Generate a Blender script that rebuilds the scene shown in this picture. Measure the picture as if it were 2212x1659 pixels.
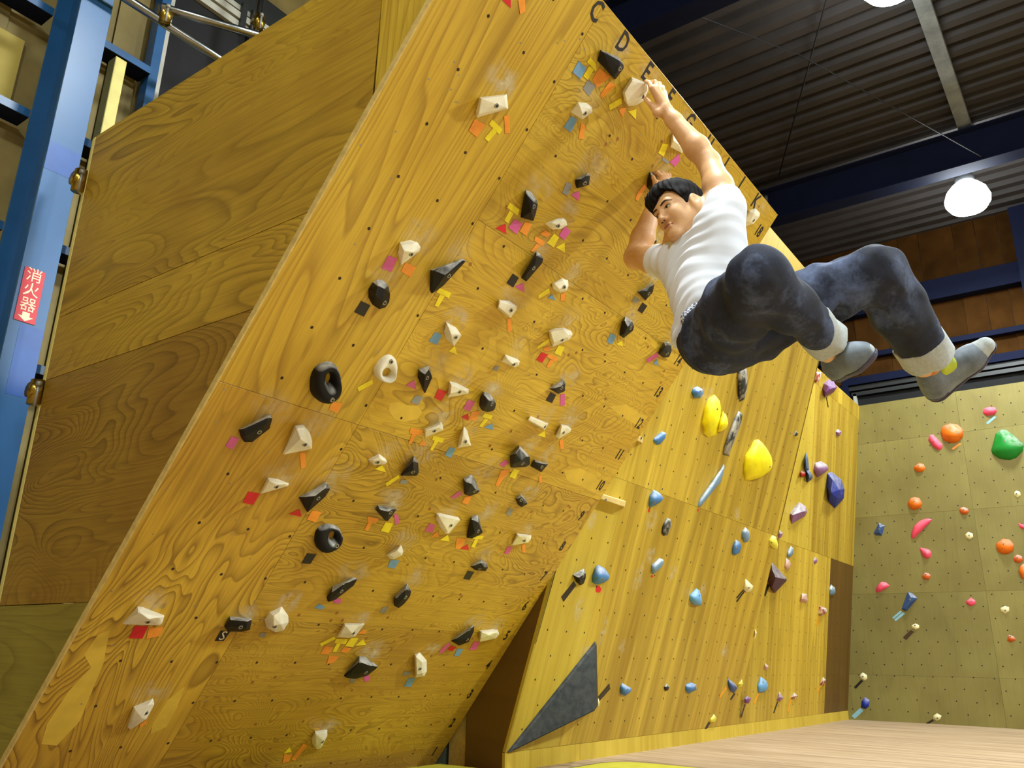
import bpy, bmesh, math, random
import numpy as np
from mathutils import Vector, Matrix
from mathutils.bvhtree import BVHTree

for o in list(bpy.data.objects): bpy.data.objects.remove(o, do_unlink=True)
scene=bpy.context.scene
COL=scene.collection
random.seed(7)

# ---------------- camera ----------------
TILT=37.9135
CAM_LOC=(-1.5245,-3.4983,0.6633)
CAM_AXES=[[0.58647, -0.809722, 0.020094], [0.265387, 0.168659, -0.949276], [0.76526, 0.562054, 0.313803]]
CAM_F=1801.25

cd=bpy.data.cameras.new('camera'); cd.sensor_fit='HORIZONTAL'; cd.sensor_width=36.0; cd.lens=CAM_F*36.0/2212.0
cd.clip_start=.05; cd.clip_end=100
cam=bpy.data.objects.new('camera',cd); COL.objects.link(cam)
_r,_d,_f=[Vector(v) for v in CAM_AXES]
cam.matrix_world=Matrix(((_r.x,-_d.x,-_f.x,CAM_LOC[0]),(_r.y,-_d.y,-_f.y,CAM_LOC[1]),(_r.z,-_d.z,-_f.z,CAM_LOC[2]),(0,0,0,1)))
scene.camera=cam
# ---------------- world, exposure ----------------
w=bpy.data.worlds.new('world'); scene.world=w; w.use_nodes=True
w.node_tree.nodes['Background'].inputs[0].default_value=(.75,.85,1,1)
w.node_tree.nodes['Background'].inputs[1].default_value=.03
vs=scene.view_settings; vs.view_transform='Standard'; vs.look='None'; vs.gamma=1.0; vs.use_curve_mapping=False
vs.exposure=0.3
LAMP_W=150.0          # power of one high-bay lamp
LAMP_COL=(.90,.98,1.0)

# ---------------- helpers ----------------
def lin(c):
    return tuple((x/255/12.92) if x/255<=.04045 else ((x/255+.055)/1.055)**2.4 for x in c)
WM={}
def put(o,M,parent=None):
    WM[o.name]=M.copy()
    if parent is not None:
        o.parent=parent; o.matrix_basis=WM[parent.name].inverted()@M
    else: o.matrix_basis=M
    return o
def tag(o,label=None,cat=None,group=None,kind=None):
    if label: o['label']=label
    if cat: o['category']=cat
    if group: o['group']=group
    if kind: o['kind']=kind
    return o
def empty(name,M=Matrix(),parent=None):
    o=bpy.data.objects.new(name,None); o.empty_display_size=.1; COL.objects.link(o); return put(o,M,parent)
def mobj(name,me,mat,M=Matrix(),parent=None,smooth=False):
    o=bpy.data.objects.new(name,me); COL.objects.link(o)
    if mat and not me.materials: me.materials.append(mat)
    if smooth: me.polygons.foreach_set('use_smooth',[True]*len(me.polygons))
    return put(o,M,parent)
def mesh(name,v,f):
    me=bpy.data.meshes.new(name); me.from_pydata([tuple(x) for x in v],[],f); me.update(); return me
def bm_mesh(bm,name):
    me=bpy.data.meshes.new(name); bm.to_mesh(me); bm.free(); return me
def box(name,lo,hi,mat,parent=None,M=Matrix(),bev=0.0):
    bm=bmesh.new()
    c=[(a+b)/2 for a,b in zip(lo,hi)]; s=[b-a for a,b in zip(lo,hi)]
    bmesh.ops.create_cube(bm,size=1.0,matrix=Matrix.Diagonal((*s,1)))
    if bev: bmesh.ops.bevel(bm,geom=bm.edges[:],offset=bev,segments=1,affect='EDGES')
    return mobj(name,bm_mesh(bm,name),mat,M@Matrix.Translation(c),parent)
def tube_bm(bm,a,b,r,n=12,r2=None):
    a=Vector(a);b=Vector(b);d=b-a;L=d.length
    M=Matrix.Translation((a+b)/2)@d.to_track_quat('Z','Y').to_matrix().to_4x4()
    bmesh.ops.create_cone(bm,cap_ends=True,segments=n,radius1=r,radius2=r if r2 is None else r2,depth=L,matrix=M)
def tube(name,pts,r,mat,parent=None,n=10,M=Matrix()):
    bm=bmesh.new()
    for a,b in zip(pts[:-1],pts[1:]): tube_bm(bm,a,b,r,n)
    return mobj(name,bm_mesh(bm,name),mat,M,parent,True)
def lathe(name,prof,mat,M=Matrix(),parent=None,n=24):
    v=[];f=[]
    for i in range(n):
        a=2*math.pi*i/n
        for r,z in prof: v.append((r*math.cos(a),r*math.sin(a),z))
    k=len(prof)
    for i in range(n):
        j=(i+1)%n
        for q in range(k-1): f.append((i*k+q,j*k+q,j*k+q+1,i*k+q+1))
    return mobj(name,mesh(name,v,f),mat,M,parent,True)

# ---------------- materials ----------------
def newmat(name):
    m=bpy.data.materials.new(name); m.use_nodes=True; nt=m.node_tree
    return m,nt,nt.nodes['Principled BSDF']
def N(nt,t,**k):
    n=nt.nodes.new(t)
    for a,b in k.items(): setattr(n,a,b)
    return n
def ramp(nt,fac,stops,interp='LINEAR'):
    r=N(nt,'ShaderNodeValToRGB'); r.color_ramp.interpolation=interp
    el=r.color_ramp.elements
    while len(el)<len(stops): el.new(.5)
    for e,(p,c) in zip(el,stops): e.position=p; e.color=(*c,1) if len(c)==3 else c
    nt.links.new(fac,r.inputs[0]); return r.outputs[0]
def math_(nt,op,a,b=None):
    n=N(nt,'ShaderNodeMath',operation=op)
    for i,x in enumerate((a,b)):
        if x is None: continue
        if isinstance(x,(int,float)): n.inputs[i].default_value=x
        else: nt.links.new(x,n.inputs[i])
    return n.outputs[0]
def mixc(nt,fac,a,b,blend='MIX'):
    n=N(nt,'ShaderNodeMix',data_type='RGBA',blend_type=blend)
    for i,x in ((0,fac),(6,a),(7,b)):
        if isinstance(x,(int,float)): n.inputs[i].default_value=x
        elif isinstance(x,tuple): n.inputs[i].default_value=(*x,1)
        else: nt.links.new(x,n.inputs[i])
    return n.outputs[2]
def noise(nt,vec,scale,detail=3,rough=.5,dist=0.0):
    n=N(nt,'ShaderNodeTexNoise'); n.inputs['Scale'].default_value=scale; n.inputs['Detail'].default_value=detail
    n.inputs['Roughness'].default_value=rough; n.inputs['Distortion'].default_value=dist
    if vec is not None: nt.links.new(vec,n.inputs['Vector'])
    return n.outputs['Fac']
def objvec(nt,scale=(1,1,1),rnd=True):
    tc=N(nt,'ShaderNodeTexCoord'); v=tc.outputs['Object']
    mp=N(nt,'ShaderNodeMapping'); mp.inputs['Scale'].default_value=scale; nt.links.new(v,mp.inputs['Vector'])
    if rnd:
        oi=N(nt,'ShaderNodeObjectInfo'); m=math_(nt,'MULTIPLY',oi.outputs['Random'],37.0)
        va=N(nt,'ShaderNodeVectorMath',operation='ADD'); nt.links.new(mp.outputs[0],va.inputs[0]); nt.links.new(m,va.inputs[1])
        return va.outputs[0],oi.outputs['Random']
    return mp.outputs[0],None
def plain(name,c,rough=.5,metal=0.0,var=.06,sc=8,spec=.5):
    m,nt,b=newmat(name); c=lin(c)
    v,_=objvec(nt,(1,1,1)); n=noise(nt,v,sc,4,.6)
    lo=tuple(x*(1-var*2.2) for x in c); hi=tuple(min(1,x*(1+var*2.2)) for x in c)
    nt.links.new(ramp(nt,n,[(.3,lo),(.7,hi)]),b.inputs['Base Color'])
    b.inputs['Roughness'].default_value=rough; b.inputs['Metallic'].default_value=metal; b.inputs['Specular IOR Level'].default_value=spec
    return m
def wood(name,light,mid,dark,axis='x',rings=46,wild=1.0,sx=.55,sy=2.3,lines=.75,tint=.16,rough=.42,fleck=.35,bigsc=(1,1,1)):
    m,nt,b=newmat(name)
    s=(sx,sy,1) if axis=='x' else (sy,sx,1)
    v,r=objvec(nt,s)
    n=noise(nt,v,1.25,2.2,.42,.55*wild)
    ph=math_(nt,'MULTIPLY',n,rings)
    fr=math_(nt,'FRACT',ph)
    # saw-tooth: sharp late-wood line fading to early wood
    ring=ramp(nt,fr,[(0,(1,1,1)),(.16,(.55,.55,.55)),(.5,(.12,.12,.12)),(.92,(0,0,0)),(1,(1,1,1))])
    amp=ramp(nt,noise(nt,v,.9,2,.5),[(.32,(.15,.15,.15)),(.68,(1,1,1))])
    f1=math_(nt,'MULTIPLY',math_(nt,'MULTIPLY',ring,amp),lines)
    s2=(3,90,1) if axis=='x' else (90,3,1)
    v2,_=objvec(nt,s2); fine=noise(nt,v2,1.0,3,.6)
    v3,_=objvec(nt,bigsc); big=noise(nt,v3,1.6,3,.55)
    c0=mixc(nt,ramp(nt,big,[(.3,(0,0,0)),(.72,(1,1,1))]),lin(light),lin(mid))
    c1=mixc(nt,f1,c0,lin(dark))
    c2=mixc(nt,math_(nt,'MULTIPLY',ramp(nt,fine,[(.42,(0,0,0)),(.75,(1,1,1))]),fleck),c1,lin(dark))
    # per sheet tint
    tv=ramp(nt,r,[(0,(1-tint,1-tint,1-tint)),(1,(1+tint*.5,1+tint*.5,1+tint*.5))])
    c3=mixc(nt,1.0,c2,tv,'MULTIPLY')
    nt.links.new(c3,b.inputs['Base Color'])
    b.inputs['Roughness'].default_value=rough; b.inputs['Specular IOR Level'].default_value=.4
    bp=N(nt,'ShaderNodeBump'); bp.inputs['Strength'].default_value=.12; bp.inputs['Distance'].default_value=.002
    nt.links.new(fine,bp.inputs['Height']); nt.links.new(bp.outputs[0],b.inputs['Normal'])
    return m
def holdmat(name,c,chalk=.6,c2=None,rough=.55):
    m,nt,b=newmat('hold_'+name)
    v,_=objvec(nt,(1,1,1)); n=noise(nt,v,22,5,.6); n2=noise(nt,v,9,4,.6)
    cc=lin(c)
    base=ramp(nt,n2,[(.35,tuple(x*.85 for x in cc)),(.7,tuple(min(1,x*1.1) for x in cc))])
    if c2: base=mixc(nt,ramp(nt,n2,[(.45,(0,0,0)),(.56,(1,1,1))]),base,lin(c2))
    if chalk:
        g=N(nt,'ShaderNodeNewGeometry'); d=N(nt,'ShaderNodeVectorMath',operation='DOT_PRODUCT')
        nt.links.new(g.outputs['Normal'],d.inputs[0]); d.inputs[1].default_value=(-.1,-.35,.93)
        up=ramp(nt,d.outputs['Value'],[(.2,(.0,.0,.0)),(.62,(1,1,1))])
        ck=math_(nt,'MULTIPLY',math_(nt,'MULTIPLY',ramp(nt,n,[(.3,(.1,.1,.1)),(.62,(1,1,1))]),up),chalk)
        base=mixc(nt,ck,base,lin((205,205,198)))
    nt.links.new(base,b.inputs['Base Color']); b.inputs['Roughness'].default_value=rough; b.inputs['Specular IOR Level'].default_value=.3
    bp=N(nt,'ShaderNodeBump'); bp.inputs['Strength'].default_value=.25; bp.inputs['Distance'].default_value=.002
    nt.links.new(noise(nt,v,160,2),bp.inputs['Height']); nt.links.new(bp.outputs[0],b.inputs['Normal'])
    return m
def emit(name,c,s):
    m,nt,b=newmat(name); b.inputs['Base Color'].default_value=(*c,1)
    b.inputs['Emission Color'].default_value=(*c,1); b.inputs['Emission Strength'].default_value=s
    return m
MT={}
MT['ply_h']=wood('plywood_board_cross',(222,186,62),(200,158,40),(122,84,16),'x',rings=34,wild=1.9,sx=1.3,sy=2.7,lines=.8)
MT['ply_v']=wood('plywood_board_long',(226,190,64),(208,166,44),(140,98,20),'y',rings=26,wild=.45,sx=.24,sy=2.6,lines=.65)
MT['ply_h2']=wood('plywood_board_cross_worn_dim',(208,170,54),(180,138,34),(106,70,14),'x',rings=36,wild=2.0,sx=1.2,sy=2.6,lines=.85)  # lower sheets: browner wood, light fall-off down the board also put into the colour
MT['ply_v2']=wood('plywood_board_long_worn_dim',(212,172,54),(184,140,36),(108,70,14),'y',rings=34,wild=1.5,sx=.6,sy=2.2,lines=.9)  # left strip likewise: its own brown plus painted light fall-off
MT['ply_side3']=wood('plywood_side_greenish',(164,150,60),(146,128,46),(96,80,26),'x',rings=20,wild=1.0,sx=.6,sy=1.8,lines=.5)
MT['ply_side']=wood('plywood_side',(196,158,48),(172,132,38),(96,64,16),'x',rings=38,wild=1.1,sx=.5,sy=2.2,lines=.85)
MT['ply_side2']=wood('plywood_side_brown',(178,140,46),(154,112,34),(88,56,14),'x',rings=38,wild=1.6,sx=.6,sy=1.9,lines=.9)
MT['lauan']=wood('plywood_wall_streaked',(214,182,62),(158,124,26),(118,86,16),'y',rings=9,wild=.15,sx=.12,sy=2.8,lines=.45,fleck=.28,rough=.5,bigsc=(4.5,.22,1))
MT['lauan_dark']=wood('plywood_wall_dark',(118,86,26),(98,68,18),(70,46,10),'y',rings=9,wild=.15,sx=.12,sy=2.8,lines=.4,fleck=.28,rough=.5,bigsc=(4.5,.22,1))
MT['lauan_pale']=wood('plywood_wall_pale',(210,182,66),(192,162,48),(150,118,28),'y',rings=9,wild=.15,sx=.12,sy=2.8,lines=.35,fleck=.25,rough=.5,bigsc=(4.5,.22,1))
MT['far']=wood('plywood_far_wall',(138,128,66),(120,108,50),(88,76,32),'y',rings=7,wild=.3,sx=.3,sy=1.4,lines=.22,fleck=.2,rough=.55)
MT['ply_edge']=plain('plywood_edge',(206,176,100),.6,var=.08,sc=40)
MT['patch']=plain('plywood_patch',(214,178,58),.5,var=.05,sc=12)
MT['dark']=plain('dark_hole',(28,18,8),.8,var=.02)
MT['stencil']=plain('stencil_ink',(30,20,12),.6,var=.05,sc=60)
MT['blue']=plain('blue_steel_paint',(36,90,142),.35,var=.05,sc=3)
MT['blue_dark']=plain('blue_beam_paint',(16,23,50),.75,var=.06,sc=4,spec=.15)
MT['bluepatch']=plain('blue_touchup_paint',(30,82,158),.35,var=.05)
MT['outer']=plain('outer_wall_board',(138,120,66),.7,var=.14,sc=2.5)
MT['outer_b']=plain('outer_wall_board_bright',(178,158,72),.7,var=.06,sc=2.5)
MT['brown']=plain('brown_wall_panel',(70,44,16),.85,var=.16,sc=3,spec=.05)
MT['stud']=plain('pale_timber',(222,206,120),.6,var=.05,sc=10)
MT["deck"]=plain("roof_deck",(50,45,43),.65,var=.12,sc=2)
MT['purlin']=plain('grey_purlin',(120,126,128),.5,var=.15,sc=6)
MT['pipe']=plain('galvanised_pipe',(160,162,160),.25,1.0,.05,20)
MT['brass']=plain('clamp_zinc',(170,140,60),.3,1.0,.12,40)
MT['bolt']=plain('steel_bolt',(150,146,132),.4,.35,.1,60)
MT['white_frame']=plain('aluminium_sash',(198,196,180),.4,var=.04)
MT['grey_frame']=plain('grey_sash',(40,42,40),.45,var=.05)
MT['mesh']=plain('black_mesh_screen',(14,13,12),.8,var=.1,sc=90)
MT['mat']=None
MT['padyellow']=plain('yellow_vinyl',(206,200,66),.5,var=.05)
MT['padblack']=plain('black_vinyl',(24,24,30),.45,var=.05)
MT['shade']=plain('shaded_brown_ply',(120,84,26),.6,var=.08,sc=4)
MT['slate_post']=plain('slate_board',(96,108,96),.6,var=.06)
MT['signred']=plain('sign_red',(206,28,44),.4,var=.03)
MT['signwhite']=plain('sign_white',(236,226,190),.5,var=.03)
MT['lampcap']=plain('lamp_cap',(90,92,94),.4,.6,.05)
MT['glow']=emit('lamp_glow',LAMP_COL,38.0)
MT['wire']=plain('black_cable',(22,22,24),.6,var=.02)
HC=dict(white=((246,240,214),.1,None),black=((15,14,15),.85,None),grey=((36,35,34),.9,None),blue=((74,126,184),.55,None),skyblue=((106,166,214),.35,None),
 paleblue=((120,150,176),.95,None),yellow=((240,222,16),.12,None),lemon=((232,222,70),.4,None),marble=((40,38,34),.6,(150,142,124)),wood=((222,196,128),.2,None),cream=((228,218,160),.4,None),
 mauve=((150,104,150),.85,None),plum=((84,52,70),.45,None),purple=((126,70,136),.4,None),palepink=((206,160,140),.8,None),royal=((34,52,150),.5,None),slate=((58,84,132),.45,None),
 red=((186,44,36),.5,None),redwhite=((176,44,38),1.0,(226,210,190)),pink=((236,78,106),.25,None),orange=((226,112,22),.3,None),rust=((206,96,36),.5,None),green=((24,132,44),.5,None),volume=((30,37,42),.1,None))
HM={k:holdmat(k,*v) for k,v in HC.items()}
TC=dict(red=(214,24,34),orange=(240,150,44),yellow=(238,216,26),blue=(112,158,196),grey=(142,142,136),magenta=(212,92,156),black=(24,14,8),amber=(232,160,24),brown=(60,36,18),paleblue=(128,176,190))
TM={k:plain('tape_'+k,c,.45,var=.04,sc=30) for k,c in TC.items()}
def chalkmat():
    m,nt,b=newmat('chalk_dust')
    at=N(nt,'ShaderNodeAttribute',attribute_name='fade'); v,_=objvec(nt,(1,1,1),False)
    n=noise(nt,v,17,5,.62,.15)
    a=math_(nt,'MULTIPLY',math_(nt,'MULTIPLY',at.outputs['Fac'],ramp(nt,n,[(.38,(0,0,0)),(.66,(1,1,1))])),.85)
    b.inputs['Base Color'].default_value=(*lin((226,214,176)),1); b.inputs['Roughness'].default_value=.9
    nt.links.new(a,b.inputs['Alpha']); return m
MT['chalk']=chalkmat()
def matmat():
    m,nt,b=newmat('mat_cover')
    v,_=objvec(nt,(9,.5,1),False); n=noise(nt,v,1.5,5,.65)
    c=ramp(nt,n,[(.3,lin((132,104,76))),(.5,lin((172,146,112))),(.72,lin((196,172,142)))])
    nt.links.new(c,b.inputs['Base Color']); b.inputs['Roughness'].default_value=.7
    bp=N(nt,'ShaderNodeBump'); bp.inputs['Strength'].default_value=.3; bp.inputs['Distance'].default_value=.01
    nt.links.new(n,bp.inputs['Height']); nt.links.new(bp.outputs[0],b.inputs['Normal']); return m
MT['mat']=matmat()

# ---- measured data: positions in millimetres on each wall surface ----
BOARD_HOLDS=[
('B', 'white', 'long slab-shaped',(1,16), 'b',[(355,3179),(450,3249),(489,3213),(386,3119),(369,3134)],[(328,3169,45),(410,3230,45),(440,3202,48),(363,3126,30)],(400,3185)),
('B', 'black', 'long slanted',(3,18), 'b',[(739,3610),(835,3641),(880,3637),(891,3628),(883,3573),(751,3572)],[(711,3595,40),(805,3617,50),(825,3598,50),(830,3561,40)],(828,3597)),
('B', 'white', 'large shield-shaped',(4,18), 'b',[(957,3630),(1051,3661),(1076,3647),(1087,3601),(1063,3566),(1029,3541),(988,3542),(958,3562)],[(916,3605,52),(980,3628,58),(999,3616,58),(1006,3578,58),(965,3529,45),(923,3548,45)],(1020,3592)),
('B', 'white', 'two-faced rounded',(3,17), 'b',[(776,3410),(815,3429),(848,3432),(866,3419),(839,3371),(766,3361)],[(775,3375,48),(787,3406,45),(751,3394,35)],(800,3386)),
('B', 'white', 'half-hidden fin-like',(6,18), 'b',[(1356,3608),(1405,3615),(1498,3592),(1483,3573),(1398,3556),(1373,3581)],[(1346,3571,35),(1392,3576,35)], None),
('B', 'black', 'small chalky angular',(4,16), 'b',[(987,3190),(1026,3232),(1042,3228),(1065,3198),(1014,3155),(992,3166),(983,3178)],[(962,3183,40),(988,3212,35),(1000,3186,40)],(1000,3184)),
('B', 'black', 'tall chalk-dusted ridge',(3,15), 'b',[(774,3025),(795,3030),(842,3021),(864,3008),(881,2974),(891,2944),(823,2927),(791,2986)],[(752,3010,30),(802,2963,55),(789,2998,50)],(812,2986)),
('B', 'white', 'flat pebble-shaped',(4,15), 'b',[(961,2964),(1007,3010),(1038,3027),(1060,3025),(1073,3012),(1056,2984),(1014,2962)],[(955,2979,35),(997,3009,35),(1002,2987,35)],(998,2985)),
('B', 'black', 'long narrow curved',(4,14), 'b',[(1003,2853),(1030,2853),(1055,2844),(1064,2828),(1038,2727),(1004,2728)],[(973,2836,38),(975,2747,40),(986,2803,45)],(996,2788)),
('B', 'white', 'rounded five-sided',(5,14), 'b',[(1228,2821),(1263,2828),(1286,2809),(1292,2785),(1265,2765),(1212,2760),(1187,2776)],[(1158,2782,35),(1200,2814,35),(1230,2798,40),(1200,2773,40)],(1221,2792)),
('B', 'white', 'flat shield-like',(4,13), 'b',[(956,2606),(1011,2623),(1064,2621),(1077,2606),(1070,2563),(973,2571)],[(923,2603,40),(1011,2616,40),(1013,2572,40),(933,2581,40)],(1007,2594)),
('B', 'black', 'chalk-topped angular',(8,15), 'b',[(1781,2998),(1831,3045),(1857,3009),(1841,2955),(1749,2965)],[(1719,2968,35),(1753,2989,45),(1776,3026,35)],(1803,2988)),
('B', 'black', 'upright almond-shaped',(8,14), 'b',[(1774,2838),(1832,2838),(1873,2821),(1884,2801),(1849,2746),(1812,2746),(1772,2807)],[(1737,2816,35),(1764,2799,50),(1784,2761,40)],(1817,2804)),
('B', 'white', 'broad fan-shaped',(6,13), 'b',[(1332,2596),(1360,2621),(1410,2641),(1467,2646),(1489,2637),(1488,2606),(1413,2542),(1374,2565)],[(1299,2596,42),(1361,2634,45),(1411,2627,45),(1414,2615,45),(1358,2563,40)],(1397,2592)),
('B', 'white', 'small saddle-shaped',(5,12), 'b',[(1164,2416),(1222,2402),(1248,2422),(1267,2418),(1276,2399),(1259,2383),(1163,2383)],[(1145,2408,32),(1187,2398,40),(1216,2415,35)],(1208,2398)),
('B', 'grey', 'small rounded',(10,14), 'b',[(2188,2840),(2220,2855),(2254,2847),(2288,2824),(2299,2789),(2253,2770),(2195,2773),(2180,2796)],[(2141,2827,45),(2193,2804,45),(2150,2789,45)],(2214,2797)),
('B', 'grey', 'three-sided pointed',(7,12), 'b',[(1551,2363),(1609,2434),(1634,2422),(1665,2385),(1630,2360)],[(1538,2379,35),(1565,2404,45),(1563,2375,40)],(1584,2396)),
('B', 'grey', 'egg-shaped',(5,11), 'b',[(1167,2232),(1200,2233),(1243,2222),(1275,2204),(1289,2172),(1256,2152),(1220,2150),(1189,2165),(1167,2202)],[(1126,2227,50),(1154,2215,65),(1159,2184,60)],(1206,2201)),
('B', 'white', 'protruding brick-like',(7,11), 'b',[(1540,2210),(1684,2211),(1684,2173),(1534,2185)],[(1443,2220,75),(1572,2220,75),(1571,2195,75),(1445,2203,75)],(1598,2200)),
('B', 'white', 'small faceted',(8,11), 'b',[(1783,2229),(1837,2237),(1876,2229),(1881,2212),(1827,2158),(1791,2165)],[(1741,2231,40),(1757,2194,45),(1789,2235,40)],(1783,2204)),
('B', 'grey', 'large many-sided',(7,10), 'b',[(1585,2059),(1697,2027),(1729,1986),(1712,1970),(1616,1943),(1563,1995)],[(1519,2029,55),(1542,2059,40),(1567,2010,72),(1551,1977,52),(1623,2031,45)],(1616,1994)),
('B', 'black', 'small four-sided',(8,10), 'b',[(1749,2018),(1865,2020),(1851,1968),(1749,1979)],[(1709,2018,40),(1793,2025,40),(1782,1992,40)],(1775,2006)),
('B', 'white', 'big wedge-shaped',(1,13), 'b',[(368,2608),(401,2632),(434,2640),(458,2631),(462,2614),(421,2538),(382,2573)],[(359,2590,55),(394,2632,42),(398,2602,52),(351,2603,35)],(402,2593)),
('B', 'black', 'long pointed spike-like',(2,13), 'b',[(557,2575),(669,2674),(684,2671),(647,2545),(618,2500),(603,2509)],[(532,2581,45),(581,2587,58),(660,2667,12)],(619,2591)),
('B', 'black', 'round glossy pinch-shaped',(1,12), 'b',[(367,2456),(389,2462),(416,2454),(445,2427),(459,2401),(456,2376),(436,2361),(401,2365),(368,2383),(350,2410),(353,2439)],[(339,2440,50),(343,2407,58),(392,2397,50),(379,2440,42)],(417,2394)),
('B', 'white', 'four-sided leaf-like',(3,12), 'b',[(762,2428),(822,2426),(871,2408),(866,2354),(803,2369),(778,2389)],[(740,2425,35),(774,2399,45),(816,2410,42),(815,2371,35)],(810,2395)),
('B', 'black', 'narrow kite-shaped',(3,11), 'b',[(764,2213),(802,2240),(849,2203),(860,2130),(783,2178)],[(740,2213,35),(760,2211,50),(819,2153,25),(783,2232,30)],(794,2199)),
('B', 'white', 'flat triangular',(4,11), 'b',[(951,2214),(988,2220),(1075,2215),(1087,2196),(990,2149)],[(930,2210,40),(1013,2211,40),(950,2177,40)],(994,2197)),
('B', 'white', 'small notched oblong',(4,10), 'b',[(968,1986),(1031,2039),(1051,2029),(1065,2009),(995,1954)],[(948,1993,30),(972,2010,40),(999,2040,35),(1007,2022,35)],(992,2002)),
('B', 'black', 'long chalk-whitened bar-shaped',(0,9), 'b',[(166,1772),(250,1859),(265,1848),(276,1808),(239,1741),(211,1734),(191,1747)],[(153,1794,40),(216,1860,45),(219,1842,50),(175,1770,40)],(223,1796)),
('B', 'white', 'large creased wedge',(1,9), 'b',[(371,1842),(401,1857),(444,1834),(473,1805),(490,1776),(386,1725)],[(365,1826,72),(370,1861,50),(346,1852,45),(428,1804,50)],(411,1803)),
('B', 'white', 'small angular',(3,9), 'b',[(777,1790),(813,1827),(857,1816),(874,1804),(866,1790),(816,1776)],[(767,1806,35),(784,1830,40),(806,1820,40),(804,1799,30)],(797,1804)),
('B', 'grey', 'small upright wedge',(4,9), 'b',[(997,1861),(1034,1841),(1071,1797),(1071,1780),(986,1762)],[(961,1852,45),(979,1821,55),(975,1781,25)],(996,1807)),
('B', 'white', 'long triangular',(1,8), 'b',[(383,1621),(424,1625),(480,1618),(482,1607),(387,1554)],[(357,1632,45),(392,1624,50),(449,1625,25),(375,1580,25)],(409,1610)),
('B', 'black', 'wide two-tone wedge',(2,8), 'b',[(557,1570),(644,1657),(674,1636),(672,1597),(633,1516)],[(549,1594,40),(574,1616,60),(606,1649,50)],(615,1599)),
('B', 'grey', 'small pointed shelf-like',(4,8), 'b',[(957,1587),(960,1608),(1070,1610),(1061,1546),(1045,1546)],[(944,1608,40),(983,1611,50),(1014,1620,35)],(1013,1603)),
('B', 'white', 'slotted triangular',(6,8), 'b',[(1319,1628),(1336,1634),(1470,1634),(1491,1623),(1468,1540),(1449,1540),(1387,1568),(1339,1600)],[(1291,1638,40),(1421,1640,40),(1408,1572,35)],(1407,1603)),
('B', 'grey', 'blocky angular',(6,9), 'b',[(1356,1824),(1389,1854),(1434,1832),(1501,1788),(1496,1775),(1456,1752),(1421,1752)],[(1322,1828,45),(1352,1831,58),(1415,1805,50),(1377,1783,45)],(1417,1797)),
('B', 'black', 'smallest nut-shaped',(8,9), 'b',[(1782,1798),(1801,1826),(1848,1814),(1894,1788),(1862,1763),(1829,1770)],[(1753,1812,35),(1771,1828,35),(1803,1800,40)],(1777,1812)),
('B', 'black', 'upright tapered',(7,8), 'b',[(1554,1651),(1588,1669),(1630,1637),(1693,1587),(1687,1573),(1643,1542),(1608,1540),(1577,1598)],[(1516,1656,40),(1570,1648,40),(1585,1594,45)],(1616,1601)),
('B', 'white', 'chalk-smeared angular',(9,8), 'b',[(1954,1618),(2074,1626),(2088,1605),(2081,1581),(1970,1549)],[(1913,1626,40),(1984,1633,45),(1998,1603,40)],(1987,1606)),
('B', 'white', 'small shell-shaped',(5,7), 'b',[(1168,1383),(1223,1442),(1253,1417),(1260,1395),(1223,1368),(1197,1370)],[(1149,1402,30),(1166,1439,45),(1197,1426,40),(1174,1398,35)], None),
('B', 'black', 'chalk-capped oval',(8,7), 'b',[(1757,1392),(1807,1438),(1863,1423),(1889,1404),(1889,1382),(1808,1376)],[(1729,1416,35),(1764,1443,40),(1811,1417,40)],(1798,1403)),
('B', 'black', 'upright leaf-shaped',(6,6), 'b',[(1367,1177),(1403,1253),(1451,1220),(1463,1191),(1455,1148),(1436,1120),(1401,1130)],[(1338,1192,40),(1359,1250,45),(1374,1214,50),(1375,1166,40)],(1389,1207)),
('B', 'white', 'long flat-bottomed wedge',(0,5), 'b',[(145,959),(165,1033),(185,1033),(284,1004),(291,972),(287,963)],[(140,1050,55),(190,1026,60),(236,1026,45),(153,980,20)],(207,1000)),
('B', 'black', 'boxy',(2,5), 'b',[(560,970),(561,1015),(667,1011),(686,961),(652,950),(588,949)],[(529,1036,50),(608,1033,50),(626,998,45),(546,998,40)],(597,1002)),
('B', 'white', 'round pocketed ball-like',(3,5), 'b',[(728,1012),(734,1046),(778,1078),(832,1040),(853,1009),(852,967),(815,955),(760,975)],[(708,1071,58),(775,1028,50),(741,1022,52),(736,1085,48)],(756,1013)),
('B', 'white', 'lowest left wedge-like',(1,3), 'b',[(371,592),(435,626),(451,602),(454,532),(411,484),(394,495)],[(353,611,40),(394,639,45),(399,574,45),(384,537,25)],(409,591)),
('B', 'black', 'long slanted feather-like',(4,6), 'b',[(979,1139),(977,1198),(1066,1253),(1085,1250),(1085,1215),(1032,1136),(999,1120)],[(948,1192,40),(982,1244,45),(981,1202,45),(1060,1252,10)],(998,1202)),
('B', 'white', 'slanted box-like',(5,5), 'b',[(1168,947),(1165,1016),(1283,1023),(1271,951),(1237,943)],[(1129,1035,40),(1221,1036,35),(1191,1000,45),(1154,973,25)],(1208,995)),
('B', 'black', 'broad chalky hump-like',(6,4), 'b',[(1352,730),(1377,843),(1412,840),(1533,789),(1528,771),(1494,733),(1431,715),(1369,722)],[(1331,854,55),(1417,829,50),(1416,788,45),(1359,753,20)],(1434,779)),
('B', 'white', 'upright slim',(8,4), 'b',[(1745,858),(1775,872),(1856,828),(1909,760),(1912,728),(1851,720)],[(1716,874,35),(1775,847,45),(1820,781,45),(1794,769,40)],(1788,808)),
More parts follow.
